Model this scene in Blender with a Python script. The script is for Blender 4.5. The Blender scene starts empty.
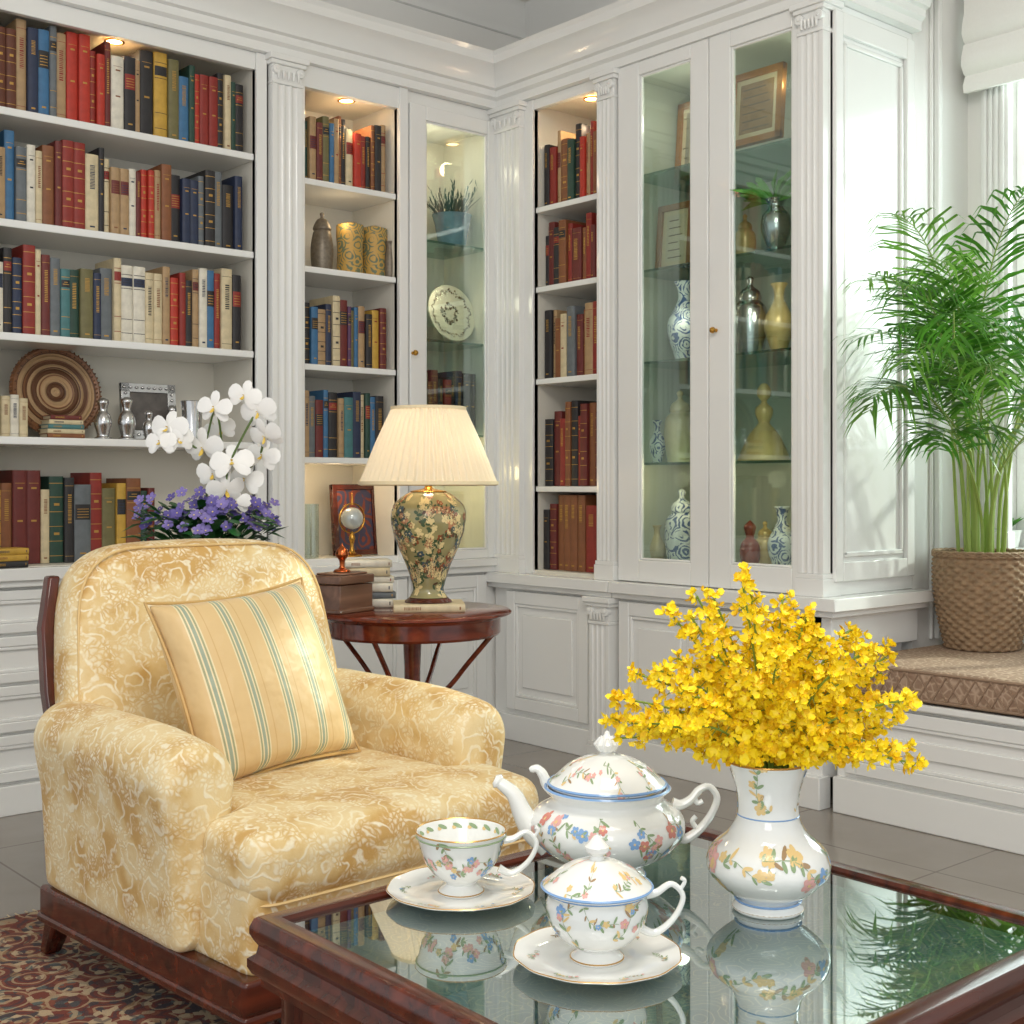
import bpy, bmesh, math, random
from mathutils import Vector, Matrix
random.seed(11)
PI=math.pi
SC=bpy.context.scene
COL=SC.collection
F=1286.0; TH=math.radians(49.2); FX,FY=math.cos(TH),math.sin(TH); H=1.0
YA=3.96; XB=3.34; YC=2.366
def ray(px,py):
    u=(px-512)/F; v=(485-py)/F
    return Vector((FX+FY*u, FY-FX*u, v))
O=Vector((0,0,H))
def atz(px,py,z): r=ray(px,py); return r*((z-H)/r.z)+O
def atd(px,py,d): return ray(px,py)*d+O
def aty(px,py,y): r=ray(px,py); return r*(y/r.y)+O
def atx(px,py,x): r=ray(px,py); return r*(x/r.x)+O
def c(r,g,b):
    f=lambda v:(v/255/12.92) if v/255<=.04045 else ((v/255+.055)/1.055)**2.4
    return (f(r),f(g),f(b),1)
PA=lambda s,t,z:(s,YA+t,z)
PB=lambda s,t,z:(XB+t,s,z)
PC=lambda s,t,z:(s,YC+t,z)

# ---------------------------------------------------------------- materials
MC={}
def newmat(name):
    m=bpy.data.materials.new(name); m.use_nodes=True
    nt=m.node_tree; b=nt.nodes['Principled BSDF']; return m,nt,b
def M(name,col=(.8,.8,.8,1),rough=.5,metal=0,var=.0,vs=20,bump=0,bs=60,emit=None,es=0,coat=0,trans=0,sub=0,sheen=0):
    if name in MC: return MC[name]
    m,nt,b=newmat(name); L=nt.links.new
    b.inputs['Base Color'].default_value=col; b.inputs['Roughness'].default_value=rough
    b.inputs['Metallic'].default_value=metal; b.inputs['Coat Weight'].default_value=coat
    if trans: b.inputs['Transmission Weight'].default_value=trans
    if sheen: b.inputs['Sheen Weight'].default_value=sheen
    if emit: b.inputs['Emission Color'].default_value=emit; b.inputs['Emission Strength'].default_value=es
    tc=nt.nodes.new('ShaderNodeTexCoord')
    n=nt.nodes.new('ShaderNodeTexNoise'); n.inputs['Scale'].default_value=vs; n.inputs['Detail'].default_value=4
    L(tc.outputs['Object'],n.inputs['Vector'])
    v=var if var else .04
    mx=nt.nodes.new('ShaderNodeMix'); mx.data_type='RGBA'
    mx.inputs['A'].default_value=tuple(x*(1-v) for x in col[:3])+(1,)
    mx.inputs['B'].default_value=tuple(min(1,x*(1+v)) for x in col[:3])+(1,)
    L(n.outputs['Fac'],mx.inputs['Factor']); L(mx.outputs['Result'],b.inputs['Base Color'])
    if bump:
        n2=nt.nodes.new('ShaderNodeTexNoise'); n2.inputs['Scale'].default_value=bs; L(tc.outputs['Object'],n2.inputs['Vector'])
        bp=nt.nodes.new('ShaderNodeBump'); bp.inputs['Strength'].default_value=bump; bp.inputs['Distance'].default_value=.004
        L(n2.outputs['Fac'],bp.inputs['Height']); L(bp.outputs['Normal'],b.inputs['Normal'])
    MC[name]=m; return m
def ramp(nt,stops,interp='LINEAR'):
    r=nt.nodes.new('ShaderNodeValToRGB'); r.color_ramp.interpolation=interp
    e=r.color_ramp.elements
    while len(e)<len(stops): e.new(.5)
    for i,(p,col) in enumerate(stops): e[i].position=p; e[i].color=col
    return r
def mth(nt,op,a,b=None):
    n=nt.nodes.new('ShaderNodeMath'); n.operation=op
    for i,x in enumerate((a,b)):
        if x is None: continue
        if isinstance(x,(int,float)): n.inputs[i].default_value=x
        else: nt.links.new(x,n.inputs[i])
    return n.outputs[0]
def mixc(nt,f,a,b):
    mx=nt.nodes.new('ShaderNodeMix'); mx.data_type='RGBA'
    for k,x in (('Factor',f),('A',a),('B',b)):
        if isinstance(x,(int,float,tuple)): mx.inputs[k].default_value=x
        else: nt.links.new(x,mx.inputs[k])
    return mx.outputs['Result']
def warped(nt,scale,amt):
    tc=nt.nodes.new('ShaderNodeTexCoord')
    n=nt.nodes.new('ShaderNodeTexNoise'); n.inputs['Scale'].default_value=scale; n.inputs['Detail'].default_value=2
    nt.links.new(tc.outputs['Object'],n.inputs['Vector'])
    s=nt.nodes.new('ShaderNodeVectorMath'); s.operation='SCALE'; s.inputs['Scale'].default_value=amt
    nt.links.new(n.outputs['Color'],s.inputs[0])
    a=nt.nodes.new('ShaderNodeVectorMath'); a.operation='ADD'
    nt.links.new(tc.outputs['Object'],a.inputs[0]); nt.links.new(s.outputs[0],a.inputs[1])
    return a.outputs[0],tc
def damask(name,ca,cb,k=1.0):
    m,nt,b=newmat(name); L=nt.links.new
    vec,tc=warped(nt,9*k,.07/k)
    v=nt.nodes.new('ShaderNodeTexVoronoi'); v.inputs['Scale'].default_value=8*k; L(vec,v.inputs['Vector'])
    s=mth(nt,'SINE',mth(nt,'MULTIPLY',v.outputs['Distance'],30.0))
    n=nt.nodes.new('ShaderNodeTexNoise'); n.inputs['Scale'].default_value=14*k; L(tc.outputs['Object'],n.inputs['Vector'])
    t=mth(nt,'ADD',mth(nt,'MULTIPLY',s,.5),mth(nt,'MULTIPLY',mth(nt,'SUBTRACT',n.outputs['Fac'],.5),3.0))
    r=ramp(nt,[(.0,(0,0,0,1)),(.08,(0,0,0,1)),(.3,(1,1,1,1)),(1,(1,1,1,1))]); L(t,r.inputs['Fac'])
    L(mixc(nt,r.outputs['Color'],ca,cb),b.inputs['Base Color'])
    b.inputs['Roughness'].default_value=.5
    MC[name]=m; return m
def damask2(name):
    # fine ivory scrolls and small leaves woven on a soft faded gold ground
    m,nt,b=newmat(name); L=nt.links.new
    vec,tc=warped(nt,24,.045)
    v=nt.nodes.new('ShaderNodeTexVoronoi'); v.inputs['Scale'].default_value=12; L(vec,v.inputs['Vector'])
    s=mth(nt,'ABSOLUTE',mth(nt,'SINE',mth(nt,'MULTIPLY',v.outputs['Distance'],13.0)))
    r1=ramp(nt,[(0,(1,1,1,1)),(.16,(1,1,1,1)),(.5,(0,0,0,1)),(1,(0,0,0,1))]); L(s,r1.inputs['Fac'])
    v2=nt.nodes.new('ShaderNodeTexVoronoi'); v2.feature='DISTANCE_TO_EDGE'; v2.inputs['Scale'].default_value=85; L(vec,v2.inputs['Vector'])
    r2=ramp(nt,[(0,(0,0,0,1)),(.05,(0,0,0,1)),(.30,(1,1,1,1)),(1,(1,1,1,1))]); L(v2.outputs['Distance'],r2.inputs['Fac'])
    n=nt.nodes.new('ShaderNodeTexNoise'); n.inputs['Scale'].default_value=22; n.inputs['Detail'].default_value=3; L(tc.outputs['Object'],n.inputs['Vector'])
    r3=ramp(nt,[(0,(0,0,0,1)),(.44,(0,0,0,1)),(.56,(1,1,1,1)),(1,(1,1,1,1))]); L(n.outputs['Fac'],r3.inputs['Fac'])
    pat=mixc(nt,r3.outputs['Color'],r1.outputs['Color'],r2.outputs['Color'])
    n4=nt.nodes.new('ShaderNodeTexNoise'); n4.inputs['Scale'].default_value=10; n4.inputs['Detail'].default_value=5; L(tc.outputs['Object'],n4.inputs['Vector'])
    r4=ramp(nt,[(0,c(236,218,172)),(.42,c(232,208,156)),(.52,c(222,190,128)),(.60,c(206,164,94)),(1,c(196,150,80))]); L(n4.outputs['Fac'],r4.inputs['Fac'])
    w=nt.nodes.new('ShaderNodeTexNoise'); w.inputs['Scale'].default_value=260; L(tc.outputs['Object'],w.inputs['Vector'])
    n5=nt.nodes.new('ShaderNodeTexNoise'); n5.inputs['Scale'].default_value=30; n5.inputs['Detail'].default_value=4; L(tc.outputs['Object'],n5.inputs['Vector'])
    soft=mth(nt,'MINIMUM',mth(nt,'MULTIPLY',pat,mth(nt,'ADD',mth(nt,'MULTIPLY',w.outputs['Fac'],.5),mth(nt,'MULTIPLY',n5.outputs['Fac'],.9))),1.0)
    L(mixc(nt,soft,r4.outputs['Color'],c(248,240,214)),b.inputs['Base Color'])
    b.inputs['Roughness'].default_value=.5; b.inputs['Sheen Weight'].default_value=.1
    h=mth(nt,'ADD',mth(nt,'MULTIPLY',pat,.6),mth(nt,'MULTIPLY',w.outputs['Fac'],.5))
    bp=nt.nodes.new('ShaderNodeBump'); bp.inputs['Strength'].default_value=.4; bp.inputs['Distance'].default_value=.0015
    L(h,bp.inputs['Height']); L(bp.outputs['Normal'],b.inputs['Normal'])
    MC[name]=m; return m
def woodmat(name,ca,cb,rough=.18,sc=6,axis=0,coat=.3):
    m,nt,b=newmat(name); L=nt.links.new
    tc=nt.nodes.new('ShaderNodeTexCoord'); mp=nt.nodes.new('ShaderNodeMapping')
    s=[30,30,30]; s[axis]=2.5; mp.inputs['Scale'].default_value=s
    L(tc.outputs['Object'],mp.inputs['Vector'])
    n=nt.nodes.new('ShaderNodeTexNoise'); n.inputs['Scale'].default_value=1.2; n.inputs['Detail'].default_value=6; n.inputs['Distortion'].default_value=.6
    L(mp.outputs['Vector'],n.inputs['Vector'])
    r=ramp(nt,[(.3,ca),(.7,cb)]); L(n.outputs['Fac'],r.inputs['Fac']); L(r.outputs['Color'],b.inputs['Base Color'])
    b.inputs['Roughness'].default_value=rough; b.inputs['Coat Weight'].default_value=coat
    MC[name]=m; return m
def glassmat(name,tint=(.93,.97,.96,1),base=.05,power=4.0,gain=.9,rough=.01):
    m=bpy.data.materials.new(name); m.use_nodes=True; nt=m.node_tree; nt.nodes.clear(); L=nt.links.new
    o=nt.nodes.new('ShaderNodeOutputMaterial'); t=nt.nodes.new('ShaderNodeBsdfTransparent'); t.inputs['Color'].default_value=tint
    g=nt.nodes.new('ShaderNodeBsdfGlossy'); g.inputs['Roughness'].default_value=rough; g.inputs['Color'].default_value=(.95,1,1,1)
    lw=nt.nodes.new('ShaderNodeLayerWeight'); lw.inputs['Blend'].default_value=.5
    mx=nt.nodes.new('ShaderNodeMixShader'); f=mth(nt,'ADD',mth(nt,'MULTIPLY',mth(nt,'POWER',lw.outputs['Facing'],power),gain),base)
    L(f,mx.inputs[0]); L(t.outputs[0],mx.inputs[1]); L(g.outputs[0],mx.inputs[2]); L(mx.outputs[0],o.inputs[0])
    MC[name]=m; return m
PAINT=M('white_paint',c(238,238,235),.2,var=.012,vs=3,bump=.02,bs=40,coat=.35)
PAINT2=M('interior_paint',c(226,222,210),.5,var=.02,vs=3)
PAINT3=M('display_lining',c(186,192,178),.5,var=.03,vs=3)
WALLM=M('wall_paint',c(234,233,229),.6,var=.02,vs=2)
CEILM=M('ceiling_paint',c(240,236,228),.7)
GLASS=glassmat('door_glass',(.90,.96,.935,1),.08)
SHELFG=glassmat('shelf_glass',(.52,.70,.65,1),.10)
TGLASS=glassmat('table_glass',(.80,.90,.90,1),.20,2.2,.72,.015)
BRASS=M('brass',c(200,150,70),.25,1)
GOLD=M('gold_leaf',c(188,146,76),.45,.6)
SILVER=M('silver',c(205,205,205),.22,1,var=.15,vs=60)
MAHO=woodmat('mahogany',c(50,18,11),c(100,42,24),.22,coat=.2)
MAHOZ=woodmat('mahogany_z',c(50,18,11),c(96,40,24),.24,axis=2,coat=.2)
REDW=woodmat('red_mahogany',c(78,28,16),c(128,54,30),.16,coat=.3)
DAM=damask2('gold_damask')
DAMB=M('damask_piping',c(222,190,132),.6,var=.1)
PORC=M('porcelain',c(238,239,235),.08,coat=.6)
FMATS=[PORC,M('painted_pink',c(230,174,168),.2),M('painted_red',c(212,136,122),.2),M('painted_green',c(146,168,128),.2),M('painted_blue',c(130,168,214),.2),M('painted_yellow',c(230,200,140),.2),M('painted_brown',c(168,140,106),.2),M('painted_gold',c(206,160,88),.25,.6)]
LMATS=[None,M('lamp_pink',c(186,132,96),.2),M('lamp_red',c(140,78,52),.2),M('lamp_green',c(66,86,60),.2),M('lamp_blue',c(64,84,92),.2),M('lamp_yellow',c(220,200,146),.2),M('lamp_brown',c(84,62,42),.2),M('lamp_gold',c(170,124,62),.3,.6)]
PAGES=M('book_pages',c(226,214,186),.8,var=.08,vs=200)
def floormat():
    m,nt,b=newmat('stone_floor'); L=nt.links.new
    tc=nt.nodes.new('ShaderNodeTexCoord'); br=nt.nodes.new('ShaderNodeTexBrick'); br.offset=0
    br.inputs['Scale'].default_value=1; br.inputs['Brick Width'].default_value=.6; br.inputs['Row Height'].default_value=.6; br.inputs['Mortar Size'].default_value=.003
    br.inputs['Color1'].default_value=c(162,156,148); br.inputs['Color2'].default_value=c(150,145,138); br.inputs['Mortar'].default_value=c(110,104,96)
    L(tc.outputs['Object'],br.inputs['Vector'])
    n=nt.nodes.new('ShaderNodeTexNoise'); n.inputs['Scale'].default_value=5; n.inputs['Detail'].default_value=8; L(tc.outputs['Object'],n.inputs['Vector'])
    L(mixc(nt,mth(nt,'MULTIPLY',n.outputs['Fac'],.6),br.outputs['Color'],c(118,102,86)),b.inputs['Base Color'])
    b.inputs['Roughness'].default_value=.18; return m
FLOORM=floormat()
def rugmat():
    m,nt,b=newmat('persian_rug'); L=nt.links.new
    vec,tc=warped(nt,26,.014)
    v=nt.nodes.new('ShaderNodeTexVoronoi'); v.inputs['Scale'].default_value=58; v.inputs['Randomness'].default_value=.75; L(vec,v.inputs['Vector'])
    sp=nt.nodes.new('ShaderNodeSeparateColor'); L(v.outputs['Color'],sp.inputs[0])
    r=ramp(nt,[(0,c(116,56,44)),(.30,c(70,60,62)),(.42,c(130,74,56)),(.56,c(180,158,128)),(.74,c(106,52,44)),(.88,c(146,114,82)),(.95,c(92,98,94))],'CONSTANT'); L(sp.outputs[0],r.inputs['Fac'])
    v2=nt.nodes.new('ShaderNodeTexVoronoi'); v2.inputs['Scale'].default_value=11; v2.inputs['Randomness'].default_value=.8; L(vec,v2.inputs['Vector'])
    sn=mth(nt,'SINE',mth(nt,'MULTIPLY',v2.outputs['Distance'],24.0))
    s1=mth(nt,'GREATER_THAN',sn,.82); s2=mth(nt,'LESS_THAN',sn,-.7)
    a=mixc(nt,mth(nt,'MULTIPLY',s2,.6),r.outputs['Color'],c(60,52,58))
    L(mixc(nt,mth(nt,'MULTIPLY',s1,.6),a,c(188,164,128)),b.inputs['Base Color'])
    b.inputs['Roughness'].default_value=.9
    n=nt.nodes.new('ShaderNodeTexNoise'); n.inputs['Scale'].default_value=300; L(tc.outputs['Object'],n.inputs['Vector'])
    bp=nt.nodes.new('ShaderNodeBump'); bp.inputs['Strength'].default_value=.6; bp.inputs['Distance'].default_value=.004
    L(n.outputs['Fac'],bp.inputs['Height']); L(bp.outputs['Normal'],b.inputs['Normal']); return m
RUGM=rugmat()
def stripemat():
    m,nt,b=newmat('striped_silk'); L=nt.links.new
    tc=nt.nodes.new('ShaderNodeTexCoord'); sp=nt.nodes.new('ShaderNodeSeparateXYZ'); L(tc.outputs['Object'],sp.inputs[0])
    f=mth(nt,'FRACT',mth(nt,'ADD',mth(nt,'MULTIPLY',sp.outputs['X'],13.0),50.3))
    base=c(220,188,134); li=c(232,216,174); g=c(164,162,124); tl=c(156,166,144)
    r=ramp(nt,[(0,base),(.20,li),(.24,g),(.29,li),(.33,tl),(.42,li),(.46,g),(.51,li),(.55,base),(.72,c(208,170,112)),(.75,base)],'CONSTANT')
    L(f,r.inputs['Fac']); L(r.outputs['Color'],b.inputs['Base Color']); b.inputs['Roughness'].default_value=.45; b.inputs['Sheen Weight'].default_value=.15
    w=nt.nodes.new('ShaderNodeTexNoise'); w.inputs['Scale'].default_value=10; w.inputs['Detail'].default_value=3; L(tc.outputs['Object'],w.inputs['Vector'])
    bp=nt.nodes.new('ShaderNodeBump'); bp.inputs['Strength'].default_value=.8; bp.inputs['Distance'].default_value=.02
    L(w.outputs['Fac'],bp.inputs['Height']); L(bp.outputs['Normal'],b.inputs['Normal']); return m
STRIPE=stripemat()
def wovenmat(name,ca,cb,sc):
    m,nt,b=newmat(name); L=nt.links.new
    tc=nt.nodes.new('ShaderNodeTexCoord'); w=nt.nodes.new('ShaderNodeTexVoronoi'); w.feature='DISTANCE_TO_EDGE'; w.inputs['Scale'].default_value=sc; w.inputs['Randomness'].default_value=.9
    L(tc.outputs['Object'],w.inputs['Vector'])
    r=ramp(nt,[(.03,ca),(.16,cb)]); L(w.outputs['Distance'],r.inputs['Fac'])
    n=nt.nodes.new('ShaderNodeTexNoise'); n.inputs['Scale'].default_value=60; L(tc.outputs['Object'],n.inputs['Vector'])
    L(mixc(nt,mth(nt,'MULTIPLY',n.outputs['Fac'],.6),r.outputs['Color'],c(186,160,136)),b.inputs['Base Color']); b.inputs['Roughness'].default_value=.8
    bp=nt.nodes.new('ShaderNodeBump'); bp.inputs['Strength'].default_value=.6; bp.inputs['Distance'].default_value=.004
    L(w.outputs['Distance'],bp.inputs['Height']); L(bp.outputs['Normal'],b.inputs['Normal']); return m
SEATM=wovenmat('seat_brocade',c(184,158,136),c(134,104,84),44)
def tealcloth():
    m,nt,b=newmat('teal_cloth'); L=nt.links.new
    vec,tc=warped(nt,20,.04)
    n=nt.nodes.new('ShaderNodeTexNoise'); n.inputs['Scale'].default_value=9; n.inputs['Detail'].default_value=6; L(vec,n.inputs['Vector'])
    r=ramp(nt,[(.3,c(54,76,80)),(.46,c(84,108,110)),(.58,c(112,126,118)),(.70,c(142,134,104))]); L(n.outputs['Fac'],r.inputs['Fac'])
    v=nt.nodes.new('ShaderNodeTexVoronoi'); v.inputs['Scale'].default_value=22; L(vec,v.inputs['Vector'])
    s=mth(nt,'ABSOLUTE',mth(nt,'SINE',mth(nt,'MULTIPLY',v.outputs['Distance'],22.0)))
    k=mth(nt,'LESS_THAN',s,.25)
    L(mixc(nt,mth(nt,'MULTIPLY',k,.6),r.outputs['Color'],c(190,180,140)),b.inputs['Base Color']); b.inputs['Roughness'].default_value=.5; return m
CLOTHT=tealcloth()

# ---------------------------------------------------------------- mesh builder
def lerp(a,b,t): return a+(b-a)*t
def spl(pts,n=6):
    out=[]; P=[Vector(p) for p in pts]
    for i in range(len(P)-1):
        p0=P[max(i-1,0)];p1=P[i];p2=P[i+1];p3=P[min(i+2,len(P)-1)]
        for k in range(n):
            t=k/n
            out.append(.5*((2*p1)+(p2-p0)*t+(2*p0-5*p1+4*p2-p3)*t*t+(3*p1-p0-3*p2+p3)*t**3))
    out.append(P[-1]); return [tuple(q) for q in out]
class MB:
    def __init__(s): s.v=[];s.f=[];s.m=[]
    def add(s,vs,fs,m=0):
        o=len(s.v); s.v+=[tuple(p) for p in vs]
        for f in fs: s.f.append([i+o for i in f]); s.m.append(m)
    def box(s,x0,x1,y0,y1,z0,z1,m=0):
        x0,x1=sorted((x0,x1)); y0,y1=sorted((y0,y1)); z0,z1=sorted((z0,z1))
        s.add([(x0,y0,z0),(x1,y0,z0),(x1,y1,z0),(x0,y1,z0),(x0,y0,z1),(x1,y0,z1),(x1,y1,z1),(x0,y1,z1)],
              [(3,2,1,0),(4,5,6,7),(0,1,5,4),(1,2,6,5),(2,3,7,6),(3,0,4,7)],m)
    def wb(s,P,s0,s1,t0,t1,z0,z1,m=0):
        a=P(s0,t0,z0); b=P(s1,t1,z1); s.box(a[0],b[0],a[1],b[1],z0,z1,m)
    def ext(s,P,prof,s0,s1,m=0):
        n=len(prof)
        s.add([P(s0,t,z) for t,z in prof]+[P(s1,t,z) for t,z in prof],[(i,(i+1)%n,(i+1)%n+n,i+n) for i in range(n)]+[list(range(n))[::-1],list(range(n,2*n))],m)
    def extz(s,poly,z0,z1,m=0):
        n=len(poly)
        s.add([(x,y,z0) for x,y in poly]+[(x,y,z1) for x,y in poly],[(i,(i+1)%n,(i+1)%n+n,i+n) for i in range(n)]+[list(range(n))[::-1],list(range(n,2*n))],m)
    def lathe(s,prof,seg=32,o=(0,0,0),m=0,rf=None):
        vs=[];fs=[];n=len(prof)
        for j,(r,z) in enumerate(prof):
            for i in range(seg):
                a=2*PI*i/seg; rr=rf(r,z,a) if rf else r
                vs.append((o[0]+rr*math.cos(a),o[1]+rr*math.sin(a),o[2]+z))
        for j in range(n-1):
            for i in range(seg):
                k=(i+1)%seg
                if prof[j][0]<1e-6: fs.append((j*seg+i,(j+1)*seg+k,(j+1)*seg+i)) if prof[j+1][0]>1e-6 else None
                elif prof[j+1][0]<1e-6: fs.append((j*seg+i,j*seg+k,(j+1)*seg+i))
                else: fs.append((j*seg+i,j*seg+k,(j+1)*seg+k,(j+1)*seg+i))
        s.add(vs,fs,m)
    def tube(s,pts,rad,seg=8,m=0,flat=1.0):
        P=[Vector(p) for p in pts]; n=len(P); vs=[];fs=[]
        if not isinstance(rad,(list,tuple)): rad=[rad]*n
        ref=None
        for i in range(n):
            t=(P[min(i+1,n-1)]-P[max(i-1,0)]).normalized()
            if ref is None:
                ref=Vector((0,0,1)) if abs(t.z)<.9 else Vector((1,0,0))
            a=t.cross(ref).normalized(); b2=a.cross(t).normalized(); ref=b2
            for k in range(seg):
                an=2*PI*k/seg; vs.append(P[i]+a*(math.cos(an)*rad[i])+b2*(math.sin(an)*rad[i]*flat))
        for i in range(n-1):
            for k in range(seg):
                q=(k+1)%seg; fs.append((i*seg+k,i*seg+q,(i+1)*seg+q,(i+1)*seg+k))
        fs.append(list(range(seg))[::-1]); fs.append([(n-1)*seg+k for k in range(seg)])
        s.add(vs,fs,m)
    def soft(s,size,r,n=6,m=0,fn=None,e=3):
        ax=[]
        for k in range(3):
            h=size[k]/2; rr=min(r,h*.999)
            a=[-h+rr*i/e for i in range(e)]
            inn=[-h+rr+(2*h-2*rr)*i/n for i in range(n+1)]
            ax.append(a+inn+[-x for x in a[::-1]])
        idx={};vs=[];fs=[]
        def V(p):
            k=tuple(round(q,6) for q in p)
            if k not in idx:
                h=[size[i]/2 for i in range(3)]
                q=Vector([max(-(h[i]-r if h[i]>r else 0),min((h[i]-r if h[i]>r else 0),p[i])) for i in range(3)])
                d=Vector(p)-q
                w=q+d.normalized()*r if d.length>1e-9 else q
                idx[k]=len(vs); vs.append(tuple(fn(w)) if fn else tuple(w))
            return idx[k]
        for k in range(3):
            a,b=[q for q in range(3) if q!=k]
            for sg in (-1,1):
                for i in range(len(ax[a])-1):
                    for j in range(len(ax[b])-1):
                        quad=[]
                        for (di,dj) in ((0,0),(1,0),(1,1),(0,1)):
                            p=[0,0,0]; p[k]=sg*size[k]/2; p[a]=ax[a][i+di]; p[b]=ax[b][j+dj]; quad.append(V(p))
                        if len(set(quad))>=3: fs.append(list(dict.fromkeys(quad)))
        s.add(vs,fs,m)
    def slab(s,out,w0,w1,r,P,m=0,crown=(0,0),e=4):
        n=len(out); O2=[Vector(p) for p in out]
        area=sum(O2[i].x*O2[(i+1)%n].y-O2[(i+1)%n].x*O2[i].y for i in range(n))
        sg=1 if area>0 else -1
        N=[]
        for i in range(n):
            t=(O2[(i+1)%n]-O2[i-1]).normalized(); N.append(Vector((-t.y,t.x))*sg)
        cen=sum(O2,Vector((0,0)))/n
        loops=[]
        def L(inset,w,k=1.0):
            loops.append([P(*(cen+((O2[i]+N[i]*inset)-cen)*k),w) for i in range(n)])
        for k in (.12,.4,.7,.9): L(r*.95,w0-crown[0]*(1-k*k),k)
        for i in range(e+1):
            a=i/e*PI/2; L(r*(1-math.sin(a)),w0+r*(1-math.cos(a)))
        for q in (.25,.5,.75): L(0,lerp(w0+r,w1-r,q))
        for i in range(e+1):
            a=(1-i/e)*PI/2; L(r*(1-math.sin(a)),w1-r*(1-math.cos(a)))
        for k in (.9,.7,.4,.12): L(r*.95,w1+crown[1]*(1-k*k),k)
        vs=[p for l in loops for p in l]; fs=[]
        for j in range(len(loops)-1):
            for i in range(n):
                k=(i+1)%n; fs.append((j*n+i,j*n+k,(j+1)*n+k,(j+1)*n+i))
        fs.append(list(range(n))[::-1]); fs.append([(len(loops)-1)*n+i for i in range(n)])
        s.add(vs,fs,m)
    def petal(s,b,d,nrm,L,W,m=0,cup=.15,n=8):
        b=Vector(b); d=Vector(d).normalized(); nrm=Vector(nrm); sd=d.cross(nrm)
        if sd.length<1e-4: sd=d.orthogonal()
        sd.normalize(); up=sd.cross(d).normalized()
        vs=[b+d*L*.5-up*(cup*L*.3)]
        for i in range(n):
            a=2*PI*i/n; x=(1-math.cos(a))/2; y=math.sin(a)/2
            vs.append(b+d*(L*x)+sd*(W*y*(.55+.55*x))+up*(cup*L*(x*x)))
        s.add(vs,[(0,1+i,1+(i+1)%n) for i in range(n)],m)
    def xf(s,Mx): s.v=[tuple(Mx@Vector(p)) for p in s.v]; return s
def rpoly(pts,rad,n=5):
    out=[]; N=len(pts)
    for i in range(N):
        p=Vector(pts[i]);a=Vector(pts[i-1]);b=Vector(pts[(i+1)%N]); r=rad[i] if isinstance(rad,(list,tuple)) else rad
        if r<=0: out.append(tuple(p)); continue
        da=(a-p); db=(b-p); r1=min(r,da.length*.49,db.length*.49)
        A=p+da.normalized()*r1; B=p+db.normalized()*r1
        for k in range(n+1):
            t=k/n; out.append(tuple(A*(1-t)**2+p*2*t*(1-t)+B*t*t))
    res=[]
    for i in range(len(out)):
        a=Vector(out[i]);b=Vector(out[(i+1)%len(out)]); res.append(tuple(a)); q=int((b-a).length/.05)
        for k in range(1,q+1): res.append(tuple(a.lerp(b,k/(q+1))))
    return res
def tag(o,label=None,cat=None,group=None,kind=None):
    if label: o['label']=label
    if cat: o['category']=cat
    if group: o['group']=group
    if kind: o['kind']=kind
    return o
def thing(name,label,cat,loc=(0,0,0),rz=0,group=None):
    o=bpy.data.objects.new(name,None); COL.objects.link(o); o.empty_display_size=.05
    o.location=loc; o.rotation_euler=(0,0,rz); return tag(o,label,cat,group)
def obj(name,mb,mats,parent=None,off=(0,0,0),bev=0,ang=32,seg=2,label=None,subd=0):
    off=Vector(off)
    me=bpy.data.meshes.new(name); me.from_pydata([tuple(Vector(p)-off) for p in mb.v],[],mb.f)
    if not isinstance(mats,(list,tuple)): mats=[mats]
    for m in mats: me.materials.append(m)
    me.polygons.foreach_set('material_index',mb.m)
    me.polygons.foreach_set('use_smooth',[True]*len(mb.f))
    me.update()
    bm=bmesh.new(); bm.from_mesh(me); bmesh.ops.recalc_face_normals(bm,faces=bm.faces); bm.to_mesh(me); bm.free()
    me.set_sharp_from_angle(angle=math.radians(ang))
    o=bpy.data.objects.new(name,me); COL.objects.link(o)
    if parent: o.parent=parent
    else: o.location=off
    if bev:
        b=o.modifiers.new('bevel','BEVEL'); b.width=bev; b.segments=seg; b.limit_method='ANGLE'; b.angle_limit=math.radians(40)
    if subd:
        q=o.modifiers.new('sub','SUBSURF'); q.levels=subd; q.render_levels=subd
    if label: o['label']=label
    return o
def struct(name,mb,mat,bev=0): return tag(obj(name,mb,mat,bev=bev),kind='structure')

# ---------------------------------------------------------------- room
b=MB(); b.box(-1.6,4.5,-1.6,4.45,-.05,0); struct('floor',b,FLOORM)
b=MB(); b.box(-1.6,4.5,-1.6,4.45,3.1,3.15); struct('ceiling',b,CEILM)
b=MB(); b.box(-1.6,3.95,4.30,4.45,0,3.1); struct('wall_back',b,WALLM)
b=MB(); b.box(3.80,3.95,YC,4.30,0,3.1)
b.box(3.95,4.35,YC,YC+.15,0,3.1)
b.box(4.15,4.35,-1.6,YC,0,.78); b.box(4.15,4.35,-1.6,YC,2.62,3.1)
b.box(4.15,4.35,2.24,YC,.78,2.62); b.box(4.15,4.35,-1.6,.9,.78,2.62)
struct('wall_right',b,WALLM)
prof=[(.35,2.50),(-.035,2.50),(-.035,2.53),(-.05,2.54),(-.05,2.565),(-.065,2.57),(-.075,2.60),(-.10,2.635),(-.115,2.645),(-.115,2.675),(-.125,2.69),(.35,2.69)]
b=MB(); b.ext(PA,prof,1.10,XB)
profB=[(.46 if t>.3 else t,z) for t,z in prof]
b.ext(PB,profB,YC-.0,YA)
b.ext(PC,[(t if t<.3 else .0,z) for t,z in prof],XB-.10,3.80)
struct('trim_1',b,PAINT)
cp=[(0,2.98),(-.02,2.98),(-.03,3.01),(-.07,3.05),(-.08,3.08),(-.10,3.10),(0,3.10)]
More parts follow.
